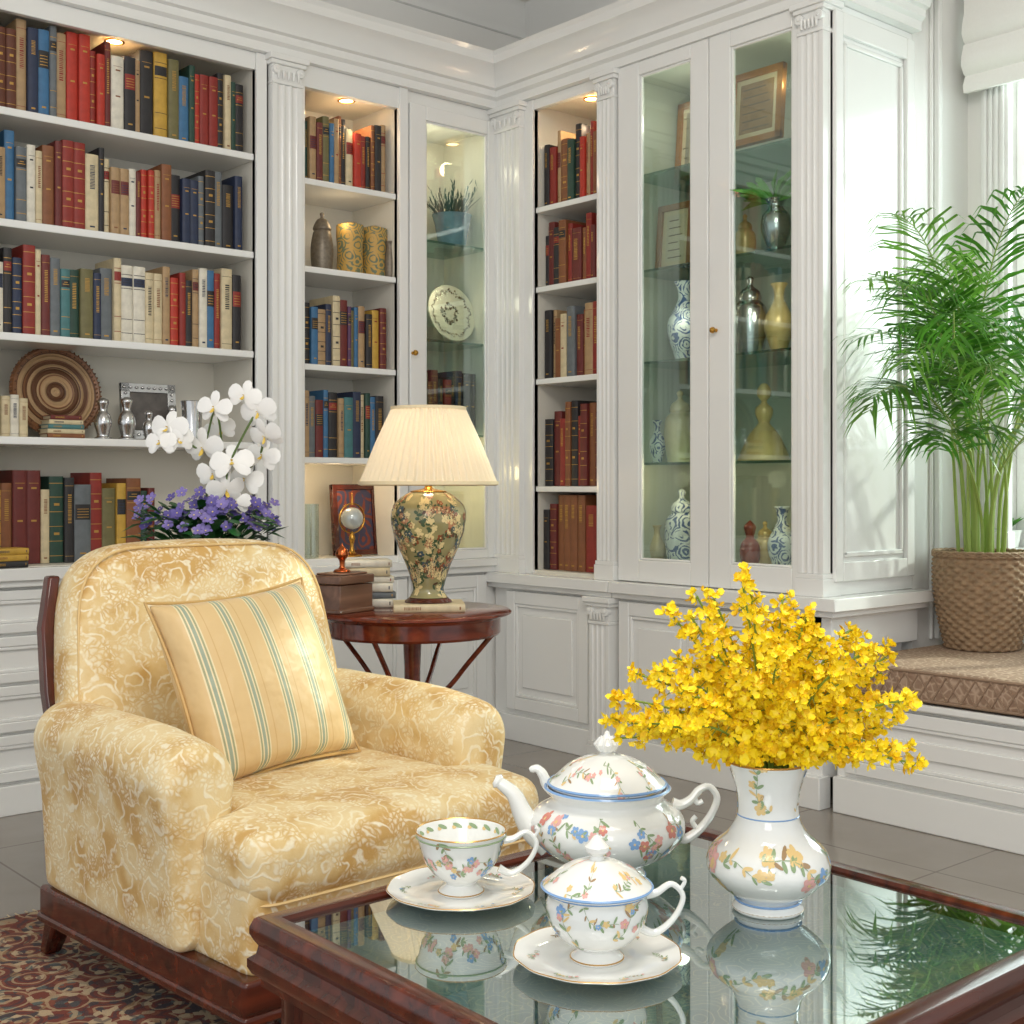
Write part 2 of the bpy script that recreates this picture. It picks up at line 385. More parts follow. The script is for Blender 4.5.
b=MB(); b.ext(lambda s,t,z:(s,4.30+t,z),cp,-1.6,3.8); b.ext(lambda s,t,z:(3.80+t,s,z),cp,YC,4.30); b.ext(PC,cp,3.7,4.15); b.ext(lambda s,t,z:(4.15+t,s,z),cp,-1.6,YC)
struct('trim_2',b,PAINT)
b=MB(); b.wb(PC,3.93,3.955,-.02,0,.48,2.98); b.wb(PC,3.90,3.91,-.012,0,.48,2.98); struct('trim_3',b,PAINT,bev=.004)
# window
WL=M('window_linen',c(244,243,238),.8,var=.03,vs=120)
w=bpy.data.objects.new('window_1',None); COL.objects.link(w); w.location=(4.28,1.57,.78); w['kind']='structure'
off=(4.28,1.57,.78)
b=MB()
for y0,y1 in ((.90,.96),(2.18,2.24),(1.55,1.60)): b.box(4.25,4.31,y0,y1,.78,2.62)
for z0,z1 in ((.78,.84),(2.56,2.62)): b.box(4.252,4.308,.9,2.24,z0,z1)
for z in (1.3,1.75,2.2): b.box(4.26,4.30,.9,2.24,z,z+.02)
obj('window_frame',b,PAINT,w,off,bev=.004)
b=MB(); b.box(4.278,4.283,.95,2.19,.83,2.57); obj('pane',b,GLASS,w,off)
b=MB(); b.box(4.10,4.26,.86,2.26,.755,.785); obj('sill',b,PAINT,w,off,bev=.006)
b=MB(); b.box(4.12,4.15,2.20,2.30,.785,2.45)
for k in range(4): b.box(4.11,4.12,2.212+k*.021,2.224+k*.021,.85,2.36)
b.box(4.10,4.15,2.185,2.315,2.37,2.40); b.box(4.09,4.15,2.175,2.325,2.42,2.47)
for y in (2.20,2.30): b.tube([(4.09,y,2.405),(4.14,y,2.405)],.018,12)
b.box(4.10,4.15,2.19,2.31,.785,.84); obj('casing',b,PAINT,w,off,bev=.003)
b=MB()
prof_=[(4.125,2.90),(4.06,2.90)]
for i in range(2):
    zz=2.62-i*.11; prof_+=[(4.062-.004*i,zz),(4.050-.004*i,zz-.04),(4.046-.004*i,zz-.075),(4.06,zz-.10),(4.07,zz-.105)]
prof_+=[(4.055,2.37),(4.06,2.345),(4.09,2.35),(4.11,2.66)]
n=len(prof_); b.add([(x,.85,z) for x,z in prof_]+[(x,2.33,z) for x,z in prof_],[(i,(i+1)%n,(i+1)%n+n,i+n) for i in range(n)]+[list(range(n)),list(range(n,2*n))])
tag(obj('roman_blind',b,WL,None,(4.1,1.6,2.34),ang=50),'white folded linen roman blind at the top of the window','blind')

# ---------------------------------------------------------------- cabinet helpers
def pilaster(root,off,P,s0,s1,z0,z1,t=-.035,nf=3,cap=True,back=.0):
    b=MB(); pts=[(s0,back),(s0,t)]
    wd=(s1-s0); mar=wd*.14; fw=(wd-2*mar)/nf
    for k in range(nf):
        a=s0+mar+k*fw+fw*.12; e=s0+mar+(k+1)*fw-fw*.12
        for q in range(7):
            an=PI*q/6; pts.append(((a+e)/2-(e-a)/2*math.cos(an),t+.55*(e-a)/2*math.sin(an)))
    pts+=[(s1,t),(s1,back)]
    n=len(pts); za=z0+.07; zb=z1-.10
    b.add([P(s,tt,za) for s,tt in pts]+[P(s,tt,zb) for s,tt in pts],[(i,(i+1)%n,(i+1)%n+n,i+n) for i in range(n)]+[list(range(n)),list(range(n,2*n))])
    b.wb(P,s0-.006,s1+.006,t-.008,back,z0,z0+.055); b.wb(P,s0-.003,s1+.003,t-.005,back,z0+.055,z0+.07)
    p=obj('pilaster',b,PAINT,root,off,bev=.0015,ang=25)
    if cap:
        b=MB()
        b.wb(P,s0-.002,s1+.002,t-.004,back,z1-.10,z1-.088); b.wb(P,s0,s1,t,back,z1-.088,z1-.03)
        b.wb(P,s0-.010,s1+.010,t-.012,back,z1-.034,z1-.02); b.wb(P,s0-.018,s1+.018,t-.02,back,z1-.02,z1)
        for q in (s0+.012,s1-.012):
            b.tube([P(q,t-.012,z1-.052),P(q,t+.01,z1-.052)],.016,12); b.tube([P(q,t-.016,z1-.052),P(q,t,z1-.052)],.006,8)
        for q in range(5):
            ss=lerp(s0+.02,s1-.02,q/4); b.tube([P(ss,t-.006,z1-.085),P(ss,t-.008,z1-.055)],[.004,.007],6)
        obj('capital',b,PAINT,p,off,bev=.002)
    return p
def knob(parent,off,P,s,t,z,r=.011):
    b=MB(); b.tube([P(s,t,z),P(s,t-.008,z),P(s,t-.012,z),P(s,t-.018,z),P(s,t-.025,z),P(s,t-.028,z)],[r*.6,r*.4,r*.7,r,r*.8,r*.2],12)
    obj('knob',b,BRASS,parent,off)
def panel(root,off,P,s0,s1,z0,z1,name='door',t=0,fr=.05,kn=None):
    s0,s1=sorted((s0,s1)); b=MB(); T=t-.02
    b.wb(P,s0,s0+fr,T,t,z0,z1); b.wb(P,s1-fr,s1,T,t,z0,z1); b.wb(P,s0+fr,s1-fr,T,t,z0,z0+fr); b.wb(P,s0+fr,s1-fr,T,t,z1-fr,z1)
    b.wb(P,s0+fr,s1-fr,T+.014,t,z0+fr,z1-fr)
    m=.012
    for a in ((s0+fr,s0+fr+m,z0+fr,z1-fr),(s1-fr-m,s1-fr,z0+fr,z1-fr)): b.wb(P,a[0],a[1],T+.004,t-.004,a[2],a[3])
    for a in ((z0+fr,z0+fr+m),(z1-fr-m,z1-fr)): b.wb(P,s0+fr+m,s1-fr-m,T+.004,t-.004,a[0],a[1])
    if s1-s0>2*fr+.12 and z1-z0>2*fr+.12: b.wb(P,s0+fr+.04,s1-fr-.04,T+.006,t-.004,z0+fr+.04,z1-fr-.04)
    d=obj(name,b,PAINT,root,off,bev=.003)
    if kn: knob(d,off,P,kn[0],T,kn[1])
    return d
def gdoor(root,off,P,s0,s1,z0,z1,g,kn=None,t=-.0):
    s0,s1=sorted((s0,s1)); g0,g1=sorted(g[:2]); b=MB(); T=t-.024
    b.wb(P,s0,g0,T,t,z0,z1); b.wb(P,g1,s1,T,t,z0,z1); b.wb(P,g0,g1,T,t,z0,g[2]); b.wb(P,g0,g1,T,t,g[3],z1)
    m=.008
    b.wb(P,g0,g0+m,T+.006,t-.002,g[2],g[3]); b.wb(P,g1-m,g1,T+.006,t-.002,g[2],g[3]); b.wb(P,g0+m,g1-m,T+.006,t-.002,g[2],g[2]+m); b.wb(P,g0+m,g1-m,T+.006,t-.002,g[3]-m,g[3])
    d=obj('door',b,PAINT,root,off,bev=.003)
    p=MB(); p.wb(P,g0+m*.5,g1-m*.5,t-.012,t-.008,g[2]+m*.5,g[3]-m*.5); obj('pane',p,GLASS,d,off)
    if kn: knob(d,off,P,kn[0],T,kn[1])
    return d
def carcass(root,off,P,s0,s1,z0,z1,dep,th=.018,lin=None):
    s0,s1=sorted((s0,s1)); b=MB()
    b.wb(P,s0-th,s0,0,dep,z0,z1); b.wb(P,s1,s1+th,0,dep,z0,z1); b.wb(P,s0-th,s1+th,dep,dep+.01,z0-th,z1+th)
    b.wb(P,s0-th,s1+th,0,dep,z1,z1+th); b.wb(P,s0-th,s1+th,0,dep,z0-th,z0)
    obj('body',b,lin or PAINT2,root,off)
def shelves(root,off,P,s0,s1,zs,dep,th=.022,glass=False):
    for z in zs:
        b=MB(); b.wb(P,min(s0,s1)+.001,max(s0,s1)-.001,.02 if glass else .004,dep-.002,z-(.009 if glass else th),z)
        obj('shelf',b,SHELFG if glass else PAINT,root,off,bev=.0 if glass else .003)
DL=M('downlight_glow',c(255,220,160),.5,emit=c(255,214,150),es=14)
def light(kind,name,loc,e,col=(1,.86,.66),size=.05,rot=None,**k):
    l=bpy.data.lights.new(name,kind); l.energy=e; l.color=col
    if kind in('POINT','SPOT'): l.shadow_soft_size=size
    if kind=='SPOT': l.spot_size=math.radians(k.get('ang',120)); l.spot_blend=.7
    if kind=='AREA': l.size=size
    if kind=='SUN': l.angle=size
    o=bpy.data.objects.new(name,l); COL.objects.link(o); o.location=loc
    if rot is not None: o.rotation_euler=rot
    return o
def downlight(root,off,P,s,t,z,e=3,sc=1.0):
    b=MB(); q=P(s,t,z); r=.026*sc
    b.lathe([(r,-.001),(r*1.25,-.001),(r*1.3,-.005),(r,-.006),(r,-.001)],20,q)
    d=obj('downlight',b,BRASS,root,off)
    b=MB(); b.lathe([(.0,-.003),(r,-.003),(r,-.002),(0,-.002)],16,q); obj('bulb',b,DL,d,off)
    light('SPOT','cabinet_spot',(q[0],q[1],q[2]-.012),e,(1,.78,.50),.02,ang=150)
    light('POINT','cabinet_glow',P(s,t-.03,z-.12),e*.25,(1,.78,.50),.03)
def facebox(root,off,P,boxes,name='face_frame'):
    b=MB()
    for a in boxes: b.wb(P,*a)
    return obj(name,b,PAINT,root,off,bev=.0025)

# ---------------------------------------------------------------- books
BC={'B':('brown leather',c(98,52,34)),'T':('tan',c(172,142,104)),'N':('navy blue',c(40,50,76)),'U':('bright blue',c(62,110,150)),'R':('bright red',c(180,52,36)),
'M':('maroon',c(106,42,38)),'W':('white',c(220,214,198)),'K':('black',c(42,40,42)),'O':('olive',c(112,106,68)),'G':('dark green',c(40,70,58)),'E':('teal',c(72,120,122)),
'Y':('ochre yellow',c(196,156,64)),'C':('cream',c(208,192,156)),'S':('slate grey',c(104,110,114)),'P':('chestnut brown',c(132,82,50)),'D':('dark red',c(140,44,36)),'V':('plum purple',c(92,60,94)),'A':('orange',c(196,104,52))}
def bmat(k): return M('cloth_'+BC[k][0].replace(' ','_'),BC[k][1],.55,var=.36,vs=34)
def book_mb(w,h,d,style):
    b=MB(); n=8; R=[]
    bul=min(.006,w*.25)
    for i in range(n+1):
        a=PI*i/n; R.append((-w/2*math.cos(a),.005-bul*math.sin(a)))
    poly=R+[(w/2-.0022,.007),(-w/2+.0022,.007)]
    b.extz(poly,0,h,0)
    b.box(-w/2,-w/2+.0022,.004,d,0,h); b.box(w/2-.0022,w/2,.004,d,0,h)
    def strip(z0,z1,i0,i1,m,of=.0006):
        pts=R[i0:i1+1]; vs=[(x,y-of,z0) for x,y in pts]+[(x,y-of,z1) for x,y in pts]; k=len(pts)
        b.add(vs,[(i,i+1,k+i+1,k+i) for i in range(k-1)],m)
    rnd=random.random
    if style==0:
        for z in (.12,.3,.7,.88): strip(h*z-.001,h*z+.001,1,n-1,1)
        strip(h*.73,h*.84,1,n-1,2); strip(h*.77,h*.779,2,n-2,1,.0012); strip(h*.80,h*.809,3,n-3,1,.0012)
    elif style==1:
        strip(h*.9,h*.905,1,n-1,1); strip(h*.07,h*.075,1,n-1,1)
        z=h*random.uniform(.4,.55)
        while z<h*.8:
            l=h*(.006+.012*rnd()); strip(z,z+l,3,n-3,1); z+=l+h*.011
    elif style==2:
        a=random.uniform(.5,.65); strip(h*a,h*(a+.2),1,n-1,2); z=h*(a+.03)
        while z<h*(a+.17): strip(z,z+h*.008,2,n-2,1,.0012); z+=h*.035
        strip(h*.1,h*.12,3,n-3,1)
    elif style==3:
        for z in (.08,.25,.42,.59,.76,.92): strip(h*z-.001,h*z+.001,0,n,1,.0012)
        for z in (.335,.675): strip(h*z-.004,h*z+.004,3,n-3,1)
    elif style==4:
        z=h*random.uniform(.55,.7)
        while z<h*.86:
            l=h*(.005+.008*rnd()); strip(z,z+l,3,n-3,1); z+=l+h*.009
        strip(h*.06,h*.08,3,n-3,1)
    elif style==5:
        strip(h*.86,h*.865,2,n-2,1); strip(h*.80,h*.82,3,n-3,1); strip(h*.45,h*.47,3,n-3,1)
    return b
ORD=['leftmost','second','third','fourth','fifth','sixth','seventh','eighth','ninth','tenth','eleventh','twelfth','thirteenth','fourteenth','fifteenth','sixteenth','seventeenth','eighteenth','nineteenth','twentieth','twenty-first','twenty-second','twenty-third','twenty-fourth','twenty-fifth','twenty-sixth','twenty-seventh','twenty-eighth','twenty-ninth','thirtieth','thirty-first','thirty-second','thirty-third']
def mkbook(w,h,d,k,style,loc,rot,label,group=None):
    k2={'C':'D','W':'N','T':'M','Y':'K','K':'D','R':'K','G':'D','N':'M'}.get(k,'K')
    gm=GOLD if k not in 'CWTY' else bmat(random.choice('KDPN'))
    o=obj('book',book_mb(w,h,d,style),[bmat(k),gm,bmat(k2)]); o.location=loc; o.rotation_euler=rot
    tag(o,label,'book',group)
    p=MB(); p.box(-w/2+.0022,w/2-.0022,.007,d-.004,.004,h-.004); obj('pages',p,PAGES,o)
    return o
def row(P,sa,sb,z,codes,hm,shelf,t=.035,hv=.16,styles=(0,1,2,3,1,4,4,5,5)):
    n=len(codes); ws=[random.uniform(.5,1.45) for _ in codes]
    for i in range(1,n):
        if codes[i]==codes[i-1]: ws[i]=ws[i-1]
    tot=abs(sb-sa)-.0012*n; k=tot/sum(ws); s=sa; sg=1 if sb>sa else -1; ph=None
    for i,cd in enumerate(codes):
        w=ws[i]*k
        if i and codes[i-1]==cd: h=ph[0];st=ph[1]
        else: h=hm*random.uniform(1-hv,1+hv*.6); st=random.choice(styles)
        ph=(h,st)
        cs=s+sg*(w/2+.0006); s+=sg*(w+.0012)
        q=P(cs,t+random.uniform(0,.016),z+.0005)
        pos='leftmost' if i==0 else ('rightmost' if i==n-1 else ORD[i]+' from left')
        mkbook(w,h,random.uniform(.15,.19),cd,st,q,(0,0,0 if P is PA else -PI/2),'%s book, %s on the %s'%(BC[cd][0],pos,shelf),'books on the '+shelf)

# ---------------------------------------------------------------- left wall units
DEP=.30
off=(1.79,YA,0)
r=thing('bookcase','wide white built-in bookcase with drawers, leftmost against the back wall','bookcase',off)
carcass(r,off,PA,1.335,2.24,.75,2.465,DEP); shelves(r,off,PA,1.335,2.24,(2.15,1.81,1.465,1.148),DEP-.0,.024)
facebox(r,off,PA,[(1.335,2.24,-.004,.02,2.44,2.50),(2.24,2.281,-.012,.02,.70,2.50),(1.30,1.335,-.012,.02,.70,2.50),(1.20,2.281,-.05,.02,.71,.748),(1.20,2.281,-.035,.02,.69,.71)])
b=MB(); b.wb(PA,1.20,2.281,0,.30,.08,.69); b.wb(PA,1.20,2.281,-.03,.01,0,.09); obj('base',b,PAINT,r,off,bev=.003)
for (a,e) in ((1.31,1.775),(1.795,2.26)):
    for z0,z1 in ((.10,.24),(.25,.39),(.40,.54),(.55,.68)):
        panel(r,off,PA,a,e,z0,z1,'drawer',fr=.03,kn=((a+e)/2,(z0+z1)/2))
pilaster(r,off,PA,1.19,1.30,0,2.50)
downlight(r,off,PA,1.775,.10,2.463,3.6)
off=(2.60,YA,0)
r=thing('bookcase','narrow white open bookcase behind the table lamp','bookcase',off)
carcass(r,off,PA,2.435,2.845,.73,2.44,DEP); shelves(r,off,PA,2.435,2.845,(2.10,1.785,1.435,1.10),DEP)
facebox(r,off,PA,[(2.415,2.855,-.01,.02,2.42,2.50),(2.41,2.436,-.01,.02,.70,2.42),(2.845,2.885,-.018,.02,.70,2.50),(2.283,2.895,-.05,.02,.68,.71),(2.283,2.895,-.035,.02,.655,.68),(2.42,2.86,-.008,.02,.70,.735)])
b=MB(); b.wb(PA,2.29,2.895,0,.30,.08,.655); b.wb(PA,2.29,2.895,-.03,.01,0,.09); obj('base',b,PAINT,r,off,bev=.003)
panel(r,off,PA,2.44,2.88,.11,.645)
pilaster(r,off,PA,2.29,2.41,0,2.50)
downlight(r,off,PA,2.67,.08,2.438,2.6)
off=(3.12,YA,0)
r=thing('glass_cabinet','tall narrow white cabinet with one glass door in the corner','cabinet',off)
carcass(r,off,PA,2.93,3.30,.73,2.42,DEP); shelves(r,off,PA,2.93,3.30,(1.95,1.565,1.20),DEP,glass=True)
facebox(r,off,PA,[(2.888,3.338,0,.02,2.45,2.50)])
facebox(r,off,PA,[(2.90,3.338,-.05,.02,.68,.71),(2.90,3.338,-.035,.02,.655,.68)],'ledge')
gdoor(r,off,PA,2.89,3.335,.71,2.45,(2.965,3.272,.745,2.395),kn=(2.90,1.50))
b=MB(); b.wb(PA,2.90,3.338,0,.30,.08,.655); b.wb(PA,2.90,3.338,-.03,.01,0,.09); obj('base',b,PAINT,r,off,bev=.003)
panel(r,off,PA,2.91,3.27,.11,.645)
light('POINT','cabinet_glow',PA(3.10,.12,2.3),.8,(1,.84,.64),.03); light('POINT','cabinet_glow',PA(3.10,.10,1.05),1.1,(1,.72,.38),.03)
light('POINT','cabinet_glow',PA(2.64,.10,1.0),.7,(1,.74,.42),.03); light('POINT','cabinet_glow',PA(3.10,.05,1.75),.35,(1,.86,.66),.03)
light('POINT','cabinet_glow',PA(2.64,.06,1.98),.25,(1,.76,.45),.03)
D4=.40
off=(XB,3.55,0)
r=thing('bookcase','narrow white open bookcase on the right wall beside the glass cabinet','bookcase',off)
carcass(r,off,PB,3.735,3.358,.67,2.48,D4); shelves(r,off,PB,3.735,3.358,(2.08,1.77,1.412,.995),D4)
facebox(r,off,PB,[(3.36,3.78,-.006,.02,2.46,2.50),(3.735,3.80,-.01,.02,.655,2.50),(3.262,3.96,-.075,.02,.615,.655),(3.262,3.96,-.055,.02,.595,.615)])
b=MB(); b.wb(PB,3.27,3.95,-.02,.40,.09,.60); b.wb(PB,3.27,3.95,-.05,.01,0,.10); obj('base',b,PAINT,r,off,bev=.003)
panel(r,off,PB,3.40,3.86,.12,.585,t=-.02)
pilaster(r,off,PB,3.785,3.945,.655,2.50,nf=4)
pilaster(r,off,PB,3.268,3.356,.655,2.50)
pilaster(r,off,PB,3.268,3.37,0,.595,t=-.06)
downlight(r,off,PB,3.52,.10,2.478,2.8)
off=(XB,2.82,0)
r=thing('display_cabinet','large white display cabinet with two tall glass doors on the right wall','cabinet',off)
carcass(r,off,PB,3.235,2.485,.70,2.47,.42,lin=PAINT3); shelves(r,off,PB,3.235,2.485,(2.11,1.768,1.44,1.08),.42,glass=True)
gdoor(r,off,PB,3.258,2.836,.657,2.50,(3.156,2.914,.735,2.452))
gdoor(r,off,PB,2.832,2.465,.657,2.50,(2.742,2.492,.738,2.445),kn=(2.80,1.515))
facebox(r,off,PB,[(2.44,3.258,-.075,.02,.615,.655),(2.44,3.258,-.055,.02,.595,.615)],'ledge')
b=MB(); b.wb(PB,2.38,3.258,-.02,.42,.09,.60); b.wb(PB,2.37,3.258,-.05,.01,0,.10); obj('base',b,PAINT,r,off,bev=.003)
panel(r,off,PB,3.24,2.86,.12,.585,t=-.02); panel(r,off,PB,2.85,2.48,.12,.585,t=-.02)
pilaster(r,off,PB,2.366,2.462,.655,2.50,nf=3,back=.05)
b=MB(); b.box(XB,3.80,YC,YC+.10,.655,2.50)
for a in [(XB+.01,XB+.05),(3.745,3.79)]: b.wb(PC,a[0],a[1],-.016,0,.70,2.47)
b.wb(PC,XB+.05,3.745,-.016,0,.70,.76); b.wb(PC,XB+.05,3.745,-.016,0,2.40,2.47)
for a,e,z0,z1 in ((XB+.065,XB+.078,.78,2.38),(3.72,3.733,.78,2.38),(XB+.065,3.733,.775,.79),(XB+.065,3.733,2.37,2.385)): b.wb(PC,a,e,-.010,0,z0,z1)
obj('side_panel',b,PAINT,r,off,bev=.003)
b=MB(); b.wb(PC,XB-.075,3.82,-.07,.075,.615,.655); b.wb(PC,XB-.055,3.81,-.05,.075,.595,.615); b.wb(PC,XB-.02,3.80,-.02,.1,.485,.60); obj('ledge',b,PAINT,r,off,bev=.003)
for s_ in (3.03,2.62):
    light('POINT','cabinet_glow',PB(s_,.10,2.32),.8,(1,.90,.74),.03); light('POINT','cabinet_glow',PB(s_,.06,1.60),.28,(1,.90,.74),.03); light('POINT','cabinet_glow',PB(s_,.06,1.02),.55,(1,.80,.50),.03)

# window seat
off=(3.75,1.3,0)
r=thing('window_seat','white panelled window seat bench along the right wall','bench',off)
b=MB(); b.box(XB-.0,4.15,.3,YC-.025,.10,.345); b.box(XB-.03,4.14,.3,YC-.03,0,.11); obj('base',b,PAINT,r,off,bev=.004)
b=MB(); b.box(XB-.03,4.15,.28,YC-.022,.345,.368); obj('seat_board',b,PAINT,r,off,bev=.006)
for y0,y1 in ((1.50,2.30),(.72,1.48)): panel(r,off,PB,y0,y1,.125,.335,'front_panel',fr=.04)
b=MB()
b.soft((.83,2.0,.095),.022,8,fn=lambda p:(p.x,p.y,p.z*(1+.05*math.cos(p.x*3.4))))
b.xf(Matrix.Translation((3.725,1.33,.4195)))
s=obj('seat_cushion',b,SEATM,None,(3.725,1.33,.369)); tag(s,'long brown patterned cushion on the window seat under the palm','cushion')
b=MB()
for z in (.380,.460): b.tube([(3.312,.34,z),(3.312,2.32,z)],.005,6)
for k in range(44):
    y=.35+k*.0445
    b.tube([(3.309,y,.384),(3.309,y+.0445,.456)],.0028,5); b.tube([(3.3085,y,.456),(3.3085,y+.0445,.384)],.0028,5)
obj('piping',b,M('brown_piping',c(150,124,102),.8),s,(3.725,1.33,.369))

# ---------------------------------------------------------------- books in rows
row(PA,1.340,2.222,2.151,'BBBTNUSTRRDRMWKTKYOUGRDDKCGK',.265,'top shelf of the wide bookcase')
row(PA,1.340,2.215,1.811,'KTUSWCPMDDCKCTTWMRRTPKNNSKSKN',.258,'second shelf of the wide bookcase')
row(PA,1.340,2.210,1.466,'KWKNDCMSEGONSCWWCCTRDKTWUDCK',.255,'third shelf of the wide bookcase')
row(PA,1.345,1.92,.751,'TYPMMCGKSDOYPGM',.27,'lowest shelf of the wide bookcase',hv=.16,t=.10)
row(PA,2.44,2.825,2.101,'KGTMOUTPKCRDKPKT',.24,'top shelf of the bookcase behind the lamp')
row(PA,2.44,2.825,1.436,'DKUTNCMVOUTKYM',.24,'third shelf of the bookcase behind the lamp')
row(PA,2.44,2.82,1.101,'PTSMUKTENCGUK',.23,'fourth shelf of the bookcase behind the lamp')
row(PA,2.945,3.27,1.201,'TYOPMKDKNKK',.24,'shelf of the corner glass cabinet')
row(PB,3.725,3.362,2.081,'KDTPGKRTDPAT',.27,'top shelf of the right bookcase')
row(PB,3.73,3.362,1.771,'KMKPDMPDMDK',.235,'second shelf of the right bookcase')
row(PB,3.725,3.362,1.413,'KTPCSMPTDKP',.26,'third shelf of the right bookcase')
row(PB,3.725,3.362,.996,'KMDPKDMPMD',.30,'fourth shelf of the right bookcase',styles=(3,4,5))
row(PB,3.73,3.38,.671,'KMPPPPDM',.27,'lowest shelf of the right bookcase',styles=(3,4,5))
def flat(cx,cy,z,w,h,d,k,rz,label,group=None,style=4):
    m=Matrix.Rotation(rz,3,'Z')@Vector((h/2,-d/2,0))
    return mkbook(w,h,d,k,style,(cx+m.x,cy+m.y,z+w/2+.0003),(0,-PI/2,rz),label,group)
z=.749
for i,(k,lb) in enumerate((('K','thin black book under two yellow ones on the left bookcase ledge'),('Y','yellow book in the middle of the ledge stack at left'),('Y','yellow book on top of the ledge stack at left'))):
    flat(1.395,YA+.025,z,.019,.11,.085,k,.05*i,lb,'small stack on the left ledge'); z+=.0195

# ---------------------------------------------------------------- decor helpers
def lath(name,label,cat,loc,prof,mat,seg=28,n=5,group=None,rf=None,ang=40):
    b=MB(); b.lathe(spl(prof,n) if n else prof,seg,rf=rf); o=obj(name,b,mat,ang=ang); o.location=loc; return tag(o,label,cat,group)
def rz_interp(prof):
    P=sorted([(z,r) for r,z in prof])
    def f(z):
        if z<=P[0][0]: return P[0][1]
        for i in range(len(P)-1):
            if P[i][0]<=z<=P[i+1][0]:
                d=P[i+1][0]-P[i][0]; return lerp(P[i][1],P[i+1][1],(z-P[i][0])/d if d>1e-9 else 0)
        return P[-1][1]
    return f
def ell(b,S,cx,cy,L,Wd,an,m,n=9):
    vs=[]; ca,sa=math.cos(an),math.sin(an)
    vs.append(S(cx+ca*L/2,cy+sa*L/2))
    for i in range(n):
        a=2*PI*i/n; x=L*(1-math.cos(a))/2; y=Wd*math.sin(a)/2
        vs.append(S(cx+ca*x-sa*y,cy+sa*x+ca*y))
    b.add(vs,[(0,1+i,1+(i+1)%n) for i in range(n)],m)
def bloom(b,S,cx,cy,sz,m,mc=5):
    a0=random.random()*6
    for k in range(5): ell(b,S,cx,cy,sz,sz*.8,a0+k*2*PI/5,m)
    ell(b,S,cx-sz*.2,cy,sz*.4,sz*.4,0,mc)
def motif(b,S,sz,ang=0,cols=(1,2,4,5),pb=.5,bs=1.0,lw=1.0):
    pts=[]
    n=8; ph=random.uniform(0,6.28); am=random.uniform(.2,.45)
    for i in range(n):
        t=i/(n-1)-.5; x=t*sz*2.0; y=math.sin(t*5+ph)*sz*am; ca,sa=math.cos(ang),math.sin(ang)
        pts.append((x*ca-y*sa,x*sa+y*ca))
    for i in range(n-1):
        dx=pts[i+1][0]-pts[i][0];dy=pts[i+1][1]-pts[i][1]; ell(b,S,pts[i][0],pts[i][1],math.hypot(dx,dy)*1.1,sz*.03,math.atan2(dy,dx),3,6)
        for sg in (-1,1):
            if random.random()<.85: ell(b,S,pts[i][0],pts[i][1],sz*random.uniform(.2,.45),sz*lw*random.uniform(.08,.14),math.atan2(dy,dx)+sg*random.uniform(.4,1.3),random.choice((3,3,3,3,6,5)))
    for i in range(n):
        if random.random()<pb: bloom(b,S,pts[i][0]+random.uniform(-.25,.25)*sz,pts[i][1]+random.uniform(-.3,.3)*sz,sz*bs*random.uniform(.12,.24),random.choice(cols))
def lathedecal(b,prof,specs,of=.0007,cols=(1,2,4,5),pb=.5,bs=1.0,lw=1.0):
    f=rz_interp(prof); lo=min(q[1] for q in prof); hi=max(q[1] for q in prof)
    for th,z0,sz,an in specs:
        def S(a,q,th=th,z0=z0):
            z=min(hi,max(lo,z0+q)); rr=f(z)+of; t=th+a/max(f(z0),.01); return (rr*math.cos(t),rr*math.sin(t),z)
        motif(b,S,sz,an,cols,pb,bs,lw)
def flatdecal(b,zf,specs,cols=(1,2,4,5)):
    for th,r0,sz,an in specs:
        def S(a,q,th=th,r0=r0):
            rr=r0+q; t=th+a/r0; return (rr*math.cos(t),rr*math.sin(t),zf(rr)+.0009)
        motif(b,S,sz,an,cols)
def ring(b,r,z,w=.0012,m=7,seg=40,rf=None):
    b.lathe([(r-w,z),(r,z+w),(r+w,z),(r,z-w),(r-w,z)],seg,m=m,rf=rf)

# ---------------------------------------------------------------- ornament shelf, wide bookcase
zs=1.149
for i,(px,k,hh) in enumerate(((6,'C',.125),(15,'W',.13),(24,'C',.12))):
    p=aty(px,430,YA+.05); mkbook(.026,hh,.09,k,1,(p.x,p.y,zs),(0,0,0),['small cream book leftmost on the ornament shelf','small white book between two cream ones by the round tray','small cream book against the left rim of the round tray'][i],'small books on the ornament shelf')
p=aty(54,434,YA+.20)
b=MB(); R=.140
for k in range(9):
    b.lathe([(R*k/9,.004),(R*(k+.5)/9,.010),(R*(k+1)/9,.004)],48,m=(1,0,1,1,0,1,0,1,1)[k])
b.lathe([(0,.0),(R,.0)],48)
b.lathe([(R-.010,.006),(R-.008,.014),(R+.002,.018),(R+.010,.008),(R+.008,-.004),(R-.008,-.004),(R-.010,.006)],48,m=2)
for k in range(5): b.tube([((.03+k*.025)*math.cos(a*PI/24),(.03+k*.025)*math.sin(a*PI/24),.010) for a in range(49)],.0024,5,m=k%2*2)
for k in range(60):
    a=k*PI/30; b.tube([((R-.008)*math.cos(a),(R-.008)*math.sin(a),.016),((R+.012)*math.cos(a+.05),(R+.012)*math.sin(a+.05),.010)],.003,5,m=2 if k%2 else 0)
b.xf(Matrix.Translation((p.x,YA+.19,zs+.153))@Matrix.Rotation(math.radians(80),4,'X'))
tag(obj('round_tray',b,[M('tray_dark',c(100,66,44),.5),M('tray_tan',c(184,152,114),.6),M('tray_rim',c(130,88,58),.45)],None,(p.x,YA+.19,zs)),'round brown woven tray leaning behind small books on ornament shelf','tray')
p=aty(63,430,YA+.09); z=zs
